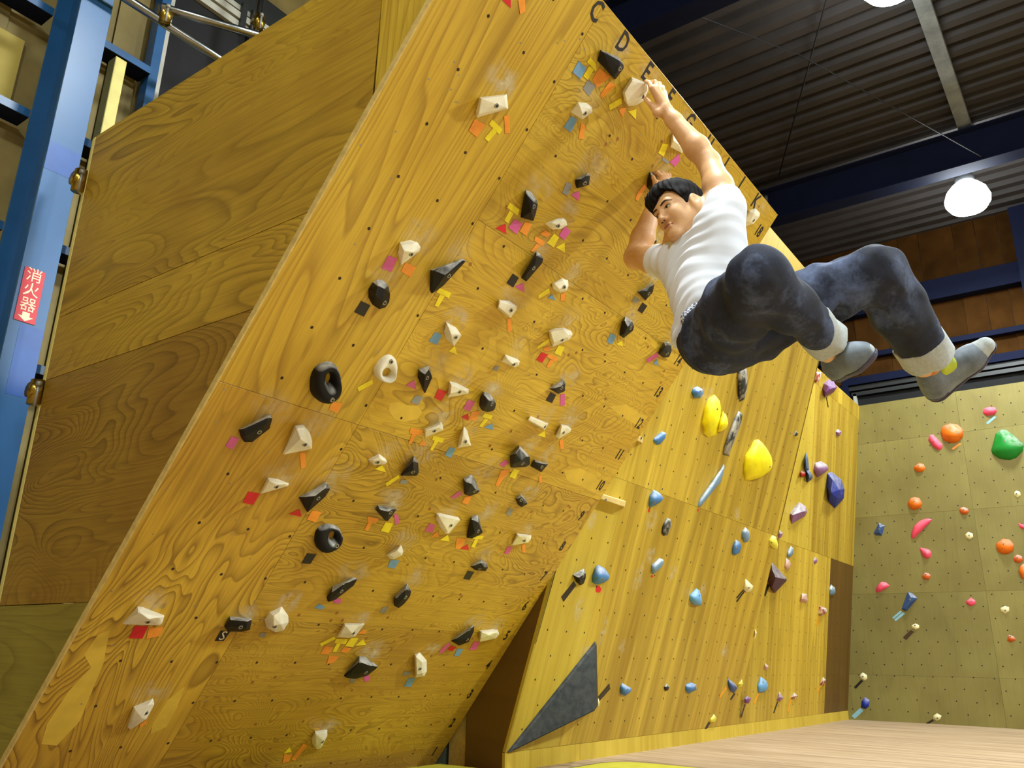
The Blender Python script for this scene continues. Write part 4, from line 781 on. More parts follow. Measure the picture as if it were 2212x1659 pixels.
box('back_board',(2.60,-.30,0),(2.62,.7,2.0),MT['padblack'],mid)
discs('bolt_holes',F,[(.1+.2*c+(.1 if r%2 else 0)+random.uniform(-.006,.006),.12+.14*r+random.uniform(-.006,.006)) for c in range(16) for r in range(26)],.0062,MT['dark'],mid)
chalk('chalk_marks',F,[(random.uniform(.1,3.1),random.uniform(.4,3.4),random.uniform(.04,.09),random.uniform(.05,.12),random.uniform(.3,.8)) for i in range(26)],mid)
# right section, 8 degrees
midb=tag(empty('wall_middle_far',FR['Q']),'far section of the plywood climbing wall running into the corner','wall',kind='structure')
F=FR['Q']; vq=(zt-.178)/math.cos(a8)
uq=[0,.85,1.72,2.55,3.48]
for i in range(4):
    for j,(v0,v1) in enumerate(((0,1.66),(1.66,3.48),(3.48,vq))):
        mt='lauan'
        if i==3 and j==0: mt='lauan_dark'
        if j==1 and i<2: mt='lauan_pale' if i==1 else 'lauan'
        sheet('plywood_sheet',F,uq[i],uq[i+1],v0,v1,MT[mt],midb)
discs('bolt_holes',F,[(.1+.2*c+(.1 if r%2 else 0),.12+.14*r) for c in range(16) for r in range(26)],.0062,MT['dark'],midb)
box('top_rail',(0,vq,-.02),(3.48,vq+.004,0),MT['ply_edge'],midb,F)
# kick strip below both sections
kick=tag(empty('baseboard_middle',Matrix.Translation((2.48,-.562,.08))),'pale plywood kick strip along the foot of the middle wall','baseboard',kind='structure')
KF=frame((2.48,-.562,0),(1,0,0),(0,0,1))
for a,b in ((0,.78),(.78,2.6),(2.6,4.42),(4.42,6.75)): sheet('kick_panel',KF,a,b,.02,.178,MT['lauan_pale'],kick)

# ---------------- far wall (plane x=9.23) ----------------
far=tag(empty('wall_far',FR['K']),'dull greenish plywood climbing wall at the far right','wall',kind='structure')
F=FR['K']
for i,(u0,u1) in enumerate(((.4,2.17),(2.17,3.99),(3.99,5.81),(5.81,7.63))):
    for (v0,v1) in ((-.1,.58),(.58,1.49),(1.49,2.4),(2.4,3.31),(3.31,3.81)): sheet('plywood_sheet',F,u0,u1,v0,v1,MT['far'],far)
discs('bolt_holes',F,[(.62+.2*c+(.1 if r%2 else 0)+random.uniform(-.006,.006),.2+.125*r+random.uniform(-.006,.006)) for c in range(22) for r in range(29)],.0075,MT['dark'],far)

for surf,colour,label,style,o,rg,b in WALL_HOLDS:
    make_hold(surf,colour,label,style,o,rg,b,{'L':'holds on the middle wall','Q':'holds on the far section of the middle wall','K':'holds on the far wall'}[surf],extra=(HORN,HORN_R) if style=='horn' else None)
vol=make_hold('L','volume','black triangular wedge volume bolted low on the middle wall','b',TRI,TRI_R,None,'holds on the middle wall',cat='volume',name='triangle_volume')
for surf,colour,label,polys in WALL_TAPES:
    ps=[[(x/1000,y/1000) for x,y in p] for p in polys]
    k=sum(len(q) for q in ps); ax=sum(p[0] for q in ps for p in q)/k; ay=sum(p[1] for q in ps for p in q)/k
    t=flat('tape_marker',FR[surf]@Matrix.Translation((ax,ay,0)),[[(x-ax,y-ay) for x,y in p] for p in ps],TM[colour],None,h=.0012)
    tag(t,label,'tape','tape tails on the other walls')

# ---------------- floor, mats ----------------
bm=bmesh.new(); bmesh.ops.create_grid(bm,x_segments=40,y_segments=40,size=.5)
for v in bm.verts: v.co.x*=18; v.co.y*=14; v.co.z=.006*math.sin(v.co.x*2.1)*math.sin(v.co.y*1.7)
fl=mobj('floor',bm_mesh(bm,'floor'),MT['mat'],Matrix.Translation((2.2,-6.0,.08)),None,True); tag(fl,'pale beige padded floor mat with brownish streaks','floor',kind='structure')
def pad(name,c,rx,ry,z0,z1,label,mats):
    M=Matrix.Translation((c[0],c[1],z0)); h=z1-z0
    pr=[(0,h),(.86,h),(.94,h*.97),(.99,h*.8),(1,h*.5),(.98,h*.1),(.95,0)]
    top=lathe(name,[(r*rx,z) for r,z in pr[:3]],mats[0],M@Matrix.Diagonal((1,ry/rx,1,1)),None,40)
    tag(top,label,'mat'); lathe('dark_rim',[(r*rx,z) for r,z in pr[2:]],mats[1],M@Matrix.Diagonal((1,ry/rx,1,1)),top,40)
def rpad(name,x0,y0,x1,y1,r,z0,z1,label):
    P=[]
    for cx,cy,a0 in ((x1-r,y1-r,0),(x0+r,y1-r,90),(x0+r,y0+r,180),(x1-r,y0+r,270)):
        for i in range(9): a=math.radians(a0+90*i/8); P.append((cx+r*math.cos(a),cy+r*math.sin(a)))
    c=((x0+x1)/2,(y0+y1)/2)
    def ringv(k,z): return [(c[0]+(x-c[0])*k-c[0],c[1]+(y-c[1])*k-c[1],z) for x,y in P]
    n=len(P); M=Matrix.Translation((*c,z0)); h=z1-z0
    top=mobj(name,mesh(name,ringv(.965,h),[tuple(range(n))]),MT['padyellow'],M); tag(top,label,'mat')
    v=[];
    for k,z in ((.965,h),(.985,h*.96),(1,h*.7),(1,h*.2),(.99,0)): v+=ringv(k,z)
    mobj('dark_rim',mesh('dark_rim',v,[(q*n+i,q*n+(i+1)%n,(q+1)*n+(i+1)%n,(q+1)*n+i) for q in range(4) for i in range(n)]),MT['padblack'],M,top,True)
rpad('crash_pad',1.7,-2.6,3.18,-.86,.22,.086,.118,'yellow crash pad with a black rim at the bottom of the picture')
box_=box('yellow_mat',(.9,-.5,.085),(2.40,-.17,.1),MT['padyellow'],None,bev=.008); tag(box_,'thin yellow mat tucked under the foot of the board','mat')

# ---------------- left: steel column, outer wall, scaffold ----------------
colr=tag(empty('steel_column',Matrix.Translation((0,.34,0))),'blue painted steel column left of the side panel','column')
box('front_flange',(-.078,.34,0),(.078,.352,6.2),MT['blue'],colr,bev=.001)
box('web',(-.005,.352,0),(.005,.63,6.2),MT['blue'],colr)
box('rear_flange',(-.078,.63,0),(.078,.642,6.2),MT['blue'],colr,bev=.001)
box('touch_up_patch',(-.077,.3392,2.83),(.072,.3399,2.98),MT['bluepatch'],colr)
box('touch_up_patch',(-.03,.3392,1.72),(.077,.3399,2.05),MT['bluepatch'],colr)
sgn=tag(empty('fire_extinguisher_sign',Matrix.Translation((-.016,.338,2.06))),'red fire extinguisher sign with white characters on the blue column','sign')
sg=flat('sign_plate',frame((-.016,.338,2.19),(1,0,0),(0,0,1)),[[(-.046,-.13),(.046,-.13),(.046,.13),(-.046,.13)]],MT['signred'],sgn,h=0,th=.0015)
for i,ch in enumerate('消火器'):
    textmesh('character',ch,.072,MT['signwhite'],frame((-.016,.3362,2.285-.072*i),(1,0,0),(0,0,1)),sgn)
flat('arrow',frame((-.016,.3364,2.083),(1,0,0),(0,0,1)),[[(-.016,.024),(.016,.024),(.016,.004),(.034,.004),(0,-.019),(-.034,.004),(-.016,.004)]],MT['signwhite'],sgn,h=0,th=.0006)

ow=tag(empty('wall_outer',Matrix.Translation((0,.78,0))),'mottled beige board wall of the hall behind the blue column','wall',kind='structure')
x=-2.4; k=0
edges=[-2.4,-1.6,-.95,-.62,-.36,-.23,0.03,.16,.30,.47]
for a,b in zip(edges[:-1],edges[1:]):
    dp=.78+(.012 if k%2 else 0.0)
    box('wall_board',(a+.002,dp,0),(b-.002,dp+.03,6.2),MT['outer_b'] if k in (3,) else MT['outer'],ow); k+=1
box('wall_board',(.47,.80,0),(.56,.83,6.2),MT['outer'],ow)
box('wall_board',(.56,.83,0),(5.5,.86,3.3),MT['outer'],ow)
box('wall_board',(.56,.83,5.1),(5.5,.86,6.2),MT['outer'],ow)
box('bright_sheet',(-.62,.765,3.3),(-.14,.779,3.72),MT['outer_b'],ow)
box('bright_sheet',(-.75,.765,2.4),(-.17,.779,3.16),MT['outer_b'],ow)
for z,rk in ((1.94,'lowest'),(2.59,'second lowest'),(3.232,'middle'),(3.87,'second highest'),(4.51,'highest')):
    gi=tag(empty('girt',Matrix.Translation((0,.65,z))),rk+' of the blue steel rails crossing the beige outer wall','steel rail','blue steel rails across the outer wall')
    for (xa,xb) in ((-2.4,-.079),(.079,.485)) if z<5 else ((-2.4,-.079),(.079,4.0)):
        box('rail_face',(xa,.645,z),(xb,.65,z+.045),MT['blue'],gi); box('rail_underside',(xa,.65,z),(xb,.775,z+.006),MT['blue_dark'],gi)  # underside in a darker blue: its shade is put into the colour
pst=tag(box('steel_post',(.485,.665,0),(.54,.75,6.2),MT['blue'],None,bev=.002),'slim blue steel post beside the dark screened window','post')
win=tag(empty('window_1',Matrix.Translation((1.6,.8,3.3))),'dark screened window with pale sash bars above the side panel','window',kind='structure')
box('screen',(.60,.79,3.3),(3.2,.795,4.72),MT['mesh'],win)
box('side_frame',(.555,.74,3.3),(.60,.80,5.1),MT['white_frame'],win)
box('sash_bar',(.60,.76,4.685),(3.2,.79,4.735),MT['white_frame'],win); box('sash_bar',(.60,.75,4.75),(3.2,.79,4.80),MT['white_frame'],win)
box('sash_bar',(.60,.77,4.83),(3.2,.79,4.87),MT['white_frame'],win)
box('mullion',(1.06,.735,4.66),(1.10,.76,4.88),MT['grey_frame'],win); box('mullion',(1.14,.735,4.60),(1.18,.76,4.88),MT['grey_frame'],win)
box('upper_pane',(.60,.80,4.7),(3.2,.805,5.1),MT['grey_frame'],win)
std=tag(box('timber_stud',(.205,.48,0),(.268,.56,3.73),MT['stud'],None,bev=.003),'pale yellow timber stud standing between column and side panel','timber')
sc=tag(empty('scaffold_pipe',Matrix.Translation((.3,.25,3.92))),'shiny galvanised scaffold pipe running level above the side panel','pipe')
tube('tube',[(-.25,.25,3.905),(2.4,.25,3.93)],.0243,MT['pipe'],sc,16)
sc2=tag(empty('scaffold_brace',Matrix.Translation((.32,.2,3.97))),'galvanised scaffold brace rising to the right from the brass clamp','pipe')
tube('tube',[(.26,.215,3.96),(1.5,.05,4.35)],.0243,MT['pipe'],sc2,16)
sc3=tag(empty('scaffold_upright',Matrix.Translation((.9,.25,2.9))),'upright scaffold pipe behind the top edge of the side panel','pipe')
tube('tube',[(.905,.30,2.6),(.905,.30,5.6)],.0243,MT['pipe'],sc3,16)
def clamp(p,label,tr=1.0):
    c=tag(empty('scaffold_clamp',Matrix.Translation(p)),label,'clamp','scaffold clamps')
    x,y,z=p
    bm=bmesh.new(); tube_bm(bm,(x-.03,y,z),(x+.03,y,z),.034,12); mobj('collar',bm_mesh(bm,'collar'),MT['brass'],Matrix(),c,True)
    bm=bmesh.new(); tube_bm(bm,(x,y-.01,z-.06),(x,y-.01,z+.045),.03,12); mobj('collar',bm_mesh(bm,'collar'),MT['brass'],Matrix(),c,True)
    bm=bmesh.new(); tube_bm(bm,(x-.012,y-.045,z-.075),(x-.012,y-.045,z+.03),.007,8); tube_bm(bm,(x-.012,y-.045,z+.012),(x-.012,y-.045,z+.032),.013,6); mobj('bolt',bm_mesh(bm,'bolt'),MT['bolt'],Matrix(),c,True)
clamp((.30,.23,3.945),'brass coloured clamp joining the scaffold pipe and brace')
clamp((-.018,.085,2.70),'upper metal clamp at the left edge of the side panel')
clamp((-.014,.085,1.69),'lower metal clamp at the left edge of the side panel')
clamp((.905,.29,4.37),'metal clamp high on the upright scaffold pipe')

# ---------------- roof ----------------
ceil=tag(empty('ceiling',Matrix.Translation((3,-5,6.3))),'dark corrugated metal roof deck','ceiling',kind='structure')
sp=.225; prof=[(0,0),(.42,0),(.55,.075),(.87,.075),(1,0)]
v=[];f=[];x0=-5.0
n=int(15.6/sp)
for i in range(n):
    for q,z in prof[:-1]: v.append((x0+(i+q)*sp,0,z))
k=len(v); v=[(a,-13,6.3+z) for a,_,z in v]+[(a,1.2,6.3+z) for a,_,z in v]
for i in range(k-1): f.append((i,i+1,k+i+1,k+i))
mobj('deck',mesh('deck',v,f),MT['deck'],Matrix(),ceil)
def ibeam(name,label,x,z0,z1,y0,y1,mat,b=.2,group=None):
    r=tag(empty(name,Matrix.Translation((x,(y0+y1)/2,z0))),label,'beam',group)
    box('bottom_flange',(x-b/2,y0,z0),(x+b/2,y1,z0+.014),mat,r); box('web',(x-.006,y0,z0+.014),(x+.006,y1,z1-.014),mat,r); box('top_flange',(x-b/2,y0,z1-.014),(x+b/2,y1,z1),mat,r)
ibeam('roof_beam','dark blue roof beam crossing behind the lit lamp',7.5,5.72,6.15,-12,.7,MT['blue_dark'],group='dark blue roof beams')
ibeam('roof_beam','dark blue roof beam just above the top of the board',3.75,5.72,6.15,-12,.7,MT['blue_dark'],group='dark blue roof beams')
pr=tag(box('roof_purlin',(3.9,-2.93,6.2),(7.9,-2.80,6.29),MT['purlin'],None),'grey steel purlin under the roof deck beside the lamps','beam')
tag(tube('roof_cable',[(3.3,-.6,6.2),(5.2,-1.8,6.1),(7.45,-3.0,5.75)],.006,MT['wire'],None,6),'thin dark cable sagging from roof to the blue beam','cable')
tag(tube('roof_brace_rod',[(4.0,-2.6,6.22),(7.3,-.9,6.2)],.008,MT['wire'],None,6),'thin dark brace rod crossing diagonally under the roof deck','rod')
for i,(xa,ya,yb) in enumerate(((7.05,-2.2,-1.2),(7.25,-3.6,-2.9),(7.05,-2.75,-2.5),(6.7,-3.5,-3.0))):
    pass
# outer end wall above the far climbing wall
ew=tag(empty('wall_end',Matrix.Translation((9.9,-3,3.8))),'brown panelled end wall of the hall above the far climbing wall','wall',kind='structure')
y=.9;k=0
while y>-12:
    w_=.26 if k%3 else .42
    m=MT['brown']
    box('wall_panel',(9.9+(.01 if k%2 else 0),y-w_+.004,3.0),(9.93,y,6.3),m,ew); y-=w_; k+=1
def ebeam(name,label,z0,z1,d,mat,g=None):
    r=tag(box(name,(9.9-d,-12,z0),(9.895,.9,z1),mat,None,bev=.004),label,'beam',g)
ebeam('wall_beam','thick dark blue beam high across the brown end wall',5.24,5.52,.16,MT['blue_dark'])
ebeam('wall_rail','thin dark blue rail across the brown end wall',4.63,4.70,.1,MT['blue_dark'])
ec=tag(box('end_column',(9.6,-3.35,3.0),(9.89,-3.02,6.2),MT['blue_dark'],None),'dark blue column on the brown end wall at the right edge','column')
w2=tag(empty('window_2',Matrix.Translation((9.88,-3,3.8))),'dark low window strip above the far climbing wall','window',kind='structure')
box('pane',(9.86,-12,3.3),(9.87,-.82,4.12),MT['mesh'],w2)
box('head_frame',(9.74,-12,4.26),(9.88,-.76,4.36),MT['blue_dark'],w2); box('head_frame',(9.78,-12,4.19),(9.87,-.8,4.25),MT['grey_frame'],w2); box('head_frame',(9.80,-12,4.12),(9.87,-.86,4.17),MT['grey_frame'],w2)
box('jamb',(9.74,-.84,3.3),(9.88,-.74,4.26),MT['blue_dark'],w2); box('jamb',(9.80,-.92,3.3),(9.87,-.88,4.15),MT['white_frame'],w2)
# rest of the hall, behind the camera
tag(box('wall_near',(-5.2,-13.2,0),(10,-13,6.3),MT['outer'],None),'beige end wall of the hall behind the camera','wall',kind='structure')
tag(box('wall_left',(-5.2,-13,0),(-5,1.2,6.3),MT['outer'],None),'beige left wall of the hall outside the picture','wall',kind='structure')
tag(box('wall_rear',(-5,.9,0),(9.9,1.1,6.3),MT['brown'],None),'brown rear wall of the hall behind the climbing walls','wall',kind='structure')

# ---------------- high-bay lamps ----------------
def lamp(p,label,power):
    L=tag(empty('high_bay_lamp',Matrix.Translation(p)),label,'lamp','glowing high-bay roof lamps')
    M=Matrix.Translation(p)
    lathe('glowing_shade',[(.0,-.16),(.10,-.155),(.18,-.12),(.225,-.05),(.23,0),(.20,.09),(.14,.16),(.09,.20)],MT['glow'],M,L)
    lathe('cap',[(.09,.20),(.1,.21),(.09,.30),(.05,.36),(.0,.365)],MT['lampcap'],M,L)
    tube('hook_rod',[(p[0],p[1],p[2]+.36),(p[0],p[1],6.3)],.012,MT['lampcap'],L,8)
    ld=bpy.data.lights.new('lamp_light','AREA'); ld.shape='DISK'; ld.size=.5; ld.energy=power; ld.color=LAMP_COL
    lo=bpy.data.objects.new('lamp_light',ld); COL.objects.link(lo); put(lo,Matrix.Translation((p[0],p[1],p[2]-.2)),L)
for i,(lx,ly,s) in enumerate(((7.94,-2.74,.8),(4.2,-2.78,.8),(.7,-2.74,.8),(.7,-7.6,1.3),(4.32,-7.6,3.2),(7.94,-7.6,.55),(-2.9,-7.6,1.0),(-2.9,-2.74,.6))):  # last lamp is unseen, added to brighten the left side panel
    lamp((lx,ly,5.6 if i!=1 else 5.66),['bright glowing lamp hanging below the blue roof beam','bright glowing lamp cut off by the top of the picture'][i] if i<2 else 'glowing roof lamp outside the picture: %s'%['','','above the climber','second row','second row middle','second row far','second row left','first row left, added to brighten the side panel'][i],LAMP_W*s)

# ---------------- the climber ----------------
def V3(k): return np.array(J[k],dtype=np.float32)
HA=np.array(HEAD_AXES,dtype=np.float32)      # rows: left, forward, up
HCN=V3('hc')
def hp(x,y,z): return HCN+HA[0]*x+HA[1]*y+HA[2]*z
class SDF:
    def __init__(s,h): s.h=h; s.pr=[]
    def cone(s,a,b,ra,rb,k=.02,op='+'): s.pr.append(('c',np.array(a,dtype=np.float32),np.array(b,dtype=np.float32),ra,rb,k,op)); return s
    def ell(s,c,r,A=None,k=.02,op='+'): s.pr.append(('e',np.array(c,dtype=np.float32),np.array(r,dtype=np.float32),HA if A is None else A,0,k,op)); return s
    def grid(s,pad=.03):
        lo=np.full(3,1e9);hi=-lo
        for p in s.pr:
            if p[-1]!='+': continue
            if p[0]=='c':
                m=max(p[3],p[4]); lo=np.minimum(lo,np.minimum(p[1],p[2])-m); hi=np.maximum(hi,np.maximum(p[1],p[2])+m)
            else:
                m=p[2].max(); lo=np.minimum(lo,p[1]-m); hi=np.maximum(hi,p[1]+m)
        s.lo=lo-pad; n=np.ceil((hi-lo+2*pad)/s.h).astype(int)+1
        s.F=np.full(n,.2,dtype=np.float32); s.n=n
    def sub(s,p,m):
        if p[0]=='c': r=max(p[3],p[4]); a=np.minimum(p[1],p[2])-r-m; b=np.maximum(p[1],p[2])+r+m
        else: r=p[2].max(); a=p[1]-r-m; b=p[1]+r+m
        i0=np.clip(np.floor((a-s.lo)/s.h).astype(int),0,s.n-1); i1=np.clip(np.ceil((b-s.lo)/s.h).astype(int)+1,1,s.n)
        sl=tuple(slice(x,y) for x,y in zip(i0,i1))
        ax=[(s.lo[d]+s.h*np.arange(i0[d],i1[d])).astype(np.float32) for d in range(3)]
        return sl,ax[0][:,None,None],ax[1][None,:,None],ax[2][None,None,:]
    def build(s,cuts=(),disp=None):
        s.grid()
        for p in s.pr:
            sl,X,Y,Z=s.sub(p,.06)
            if p[0]=='c':
                a,b=p[1],p[2]; d=b-a; L=float(d@d)+1e-12
                t=((X-a[0])*d[0]+(Y-a[1])*d[1]+(Z-a[2])*d[2])/L; t=np.clip(t,0,1)
                D=np.sqrt((X-a[0]-t*d[0])**2+(Y-a[1]-t*d[1])**2+(Z-a[2]-t*d[2])**2)-(p[3]+t*(p[4]-p[3]))
            else:
                c,r,A=p[1],p[2],p[3]
                q=[((X-c[0])*A[i][0]+(Y-c[1])*A[i][1]+(Z-c[2])*A[i][2]) for i in range(3)]
                k0=np.sqrt(sum((q[i]/r[i])**2 for i in range(3)))+1e-9; k1=np.sqrt(sum((q[i]/r[i]**2)**2 for i in range(3)))+1e-9
                D=k0*(k0-1)/k1
            F=s.F[sl]; k=p[5]
            if p[-1]=='+':
                h_=np.maximum(k-np.abs(F-D),0)/k; s.F[sl]=np.minimum(F,D)-h_*h_*k*.25
            else:
                D=-D; h_=np.maximum(k-np.abs(F-D),0)/k; s.F[sl]=np.maximum(F,D)+h_*h_*k*.25
        X,Y,Z=[(s.lo[d]+s.h*np.arange(s.n[d])).astype(np.float32).reshape([-1 if e==d else 1 for e in range(3)]) for d in range(3)]
        if disp is not None: s.F=s.F+disp(X,Y,Z)
        for (pt,nr) in cuts: s.F=np.maximum(s.F,(X-pt[0])*nr[0]+(Y-pt[1])*nr[1]+(Z-pt[2])*nr[2])
        return s
    def cutf(s,fn):
        X,Y,Z=[(s.lo[d]+s.h*np.arange(s.n[d])).astype(np.float32).reshape([-1 if e==d else 1 for e in range(3)]) for d in range(3)]
        s.F=fn(s.F,X,Y,Z); return s
    def nets(s):
        F=s.F; I=F<0
        nx,ny,nz=F.shape
        c=np.zeros((nx-1,ny-1,nz-1),np.uint8)
        for i in (0,1):
            for j in (0,1):
                for k in (0,1): c+=I[i:nx-1+i,j:ny-1+j,k:nz-1+k]
        act=(c>0)&(c<8); idx=np.argwhere(act); num=np.full(act.shape,-1,np.int32); num[act]=np.arange(len(idx))
        P=np.zeros((len(idx),3),np.float32); W=np.zeros(len(idx),np.float32)
        cor=[(i,j,k) for i in (0,1) for j in (0,1) for k in (0,1)]
        for a in cor:
            for ax in range(3):
                if a[ax]: continue
                b=list(a); b[ax]=1
                fa=F[idx[:,0]+a[0],idx[:,1]+a[1],idx[:,2]+a[2]]; fb=F[idx[:,0]+b[0],idx[:,1]+b[1],idx[:,2]+b[2]]
                m=(fa<0)!=(fb<0); t=np.where(m,fa/(fa-fb+1e-12),0)
                q=np.tile(np.array(a,np.float32),(len(idx),1)); q[:,ax]+=t
                P[m]+=q[m]; W[m]+=1
        V=(idx+P/W[:,None])*s.h+s.lo
        Q=[]
        for ax in range(3):
            sl0=[slice(1,-1)]*3; sl0[ax]=slice(0,-1)
            sl1=list(sl0); sl1[ax]=slice(1,None)
            A=I[tuple(sl0)];B=I[tuple(sl1)]
            e=np.argwhere(A!=B); off=np.array([1,1,1]); off[ax]=0; e=e+off
            u,v=[(1,2),(2,0),(0,1)][ax]
            du=np.zeros(3,int);du[u]=1; dv=np.zeros(3,int);dv[v]=1
            g=lambda q:num[q[:,0],q[:,1],q[:,2]]
            q=np.stack([g(e-du-dv),g(e-dv),g(e),g(e-du)],1)
            ins=I[e[:,0],e[:,1],e[:,2]]
            q[~ins]=q[~ins][:,::-1]
            # ins True: e inside, next outside -> normal +ax
            Q.append(q)
        Q=np.concatenate(Q); Q=Q[(Q>=0).all(1)]
        return V,Q
    def obj(s,name,mat,parent,smooth=2,M=Matrix()):
        V,Q=s.nets()
        me=bpy.data.meshes.new(name)
        me.vertices.add(len(V)); me.vertices.foreach_set('co',V.astype(np.float32).ravel())
        me.loops.add(Q.size); me.loops.foreach_set('vertex_index',Q.ravel().astype(np.int32))
        me.polygons.add(len(Q)); me.polygons.foreach_set('loop_start',np.arange(0,Q.size,4,dtype=np.int32)); me.polygons.foreach_set('loop_total',np.full(len(Q),4,np.int32))
        me.update(calc_edges=True); me.validate()
        if smooth:
            bm=bmesh.new(); bm.from_mesh(me)
            for i in range(smooth): bmesh.ops.smooth_vert(bm,verts=bm.verts[:],factor=.5,use_axis_x=True,use_axis_y=True,use_axis_z=True)
            bmesh.ops.recalc_face_normals(bm,faces=bm.faces[:])
            bm.to_mesh(me); bm.free()
        return mobj(name,me,mat,M,parent,True)
def skinmat():
    m,nt,b=newmat('skin'); v,_=objvec(nt,(1,1,1),False); n=noise(nt,v,14,4,.6)
    nt.links.new(ramp(nt,n,[(.3,lin((206,154,104))),(.7,lin((226,180,130)))]),b.inputs['Base Color'])
    b.inputs['Roughness'].default_value=.5; b.inputs['Subsurface Weight'].default_value=.08; b.inputs['Subsurface Radius'].default_value=(.012,.005,.003); b.inputs['Subsurface Scale'].default_value=1.0
    return m
def denim():
    m,nt,b=newmat('denim'); v,_=objvec(nt,(1,1,1),False); n=noise(nt,v,5,5,.7); n2=noise(nt,v,220,2)
    c=ramp(nt,n,[(.38,lin((13,15,23))),(.52,lin((28,36,58))),(.72,lin((92,106,140)))])
    nt.links.new(mixc(nt,math_(nt,'MULTIPLY',n2,.35),c,lin((30,34,48))),b.inputs['Base Color']); b.inputs['Roughness'].default_value=.85
    bp=N(nt,'ShaderNodeBump'); bp.inputs['Strength'].default_value=.35; bp.inputs['Distance'].default_value=.004
    nt.links.new(noise(nt,v,28,4,.6),bp.inputs['Height']); nt.links.new(bp.outputs[0],b.inputs['Normal']); return m
def checks():
    m,nt,b=newmat('checked_cloth'); v,_=objvec(nt,(1,1,1),False)
    ck=N(nt,'ShaderNodeTexChecker'); ck.inputs['Scale'].default_value=110; ck.inputs['Color1'].default_value=(*lin((214,216,222)),1); ck.inputs['Color2'].default_value=(*lin((70,80,110)),1)
    nt.links.new(v,ck.inputs['Vector']); nt.links.new(ck.outputs[0],b.inputs['Base Color']); b.inputs['Roughness'].default_value=.8; return m
SK=skinmat(); DN=denim()
SH=plain('white_shirt',(220,224,232),.8,var=.01,sc=5); HR=plain('black_hair',(14,10,10),.72,var=.25,sc=60,spec=.18)
CU=plain('denim_inside',(168,174,172),.85,var=.06,sc=90); SHOE=plain('grey_shoe',(104,114,124),.6,var=.2,sc=14); SOLE=plain('shoe_sole',(58,54,74),.6,var=.12,sc=10)
LACE=plain('shoe_trim',(176,188,44),.6,var=.08); EYEW=plain('eye_white',(206,190,168),.3,var=.02); IRIS=plain('eye_iris',(24,14,10),.2,var=.02); LIP=plain('lips',(176,104,84),.45,var=.05); BROW=plain('eyebrow',(44,30,22),.7,var=.1)
SOCK=plain('ankle_sock',(206,132,58),.7,var=.08)
person=tag(empty('person',Matrix.Translation(J['pel'])),'person in white shirt and dark rolled-up jeans swinging from the board by both hands','person')
mix=lambda a,b,t:(np.array(a)*(1-t)+np.array(b)*t)
sl,el,wl,sr,er,wr=[V3(k) for k in('sl','el','wl','sr','er','wr')]
nb,hl,hr,kl,kr,al,ar,pel,waist=[V3(k) for k in('nb','hl','hr','kl','kr','al','ar','pel','waist')]
side_t=(sl-sr)/np.linalg.norm(sl-sr)
# ---- body: one continuous surface ----
def hp(x,y,z): return HCN+(HA[0]*x+HA[1]*y+HA[2]*z)*.965
b=SDF(.0034)
b.ell(hp(0,-.014,.034),(.070,.090,.078),k=.02)
b.ell(hp(0,.026,-.022),(.054,.064,.080),k=.03)
for s in (-1,1):
    b.cone(hp(s*.046,-.004,-.048),hp(s*.010,.064,-.104),.017,.0145,.03)
    b.ell(hp(s*.034,.060,-.030),(.019,.020,.022),k=.025)
b.ell(hp(0,.073,-.1035),(.018,.015,.0145),k=.02)
b.cone(hp(-.032,.0765,.021),hp(.032,.0765,.021),.0115,.0115,.02)
b.cone(hp(0,.086,.004),hp(0,.1035,-.036),.0068,.0105,.012)
for s in (-1,1): b.ell(hp(s*.0125,.096,-.0425),(.0080,.0095,.0070),k=.008)
b.ell(hp(0,.0885,-.0645),(.020,.0070,.0046),k=.008); b.ell(hp(0,.087,-.0745),(.0165,.0072,.0050),k=.008)
for s in (-1,1): b.ell(hp(s*.031,.0975,-.001),(.0165,.0115,.0095),k=.014,op='-')
for s in (-1,1):
    b.ell(hp(s*.0775,-.014,-.006),(.0095,.0225,.034),k=.008); b.ell(hp(s*.089,-.010,-.002),(.0075,.0115,.021),k=.006,op='-')
b.cone(hp(0,-.022,-.055),nb,.053,.058,.03)
b.cone(nb,mix(nb,sl,.75),.055,.052,.04); b.cone(nb,mix(nb,sr,.75),.055,.052,.04)
# torso core and legs (under the clothes)
b.cone(mix(sl,sr,.3),mix(waist,hl,.4),.085,.08,.05); b.cone(mix(sl,sr,.7),mix(waist,hr,.4),.085,.08,.05)
b.cone(hl,hr,.09,.09,.05); b.cone(hl,kl,.085,.055,.04); b.cone(hr,kr,.085,.055,.04)
b.cone(kl,mix(kl,al,.35),.052,.055,.03); b.cone(mix(kl,al,.35),V3('lank'),.055,.034,.03)
b.cone(kr,mix(kr,ar,.35),.052,.052,.03); b.cone(mix(kr,ar,.35),V3('rank'),.052,.034,.03)
# arms
b.cone(sl,mix(sl,el,.45),.058,.053,.03); b.cone(mix(sl,el,.45),el,.053,.041,.02)
b.cone(el,mix(el,wl,.28),.041,.0455,.02); b.cone(mix(el,wl,.28),mix(el,wl,.8),.0455,.031,.02); b.cone(mix(el,wl,.8),wl,.031,.0275,.015)
b.cone(sr,mix(sr,er,.5),.056,.054,.03); b.cone(mix(sr,er,.5),er,.054,.046,.02)
b.cone(er,mix(er,wr,.3),.046,.048,.02); b.cone(mix(er,wr,.3),mix(er,wr,.82),.048,.032,.02); b.cone(mix(er,wr,.82),wr,.032,.028,.015)
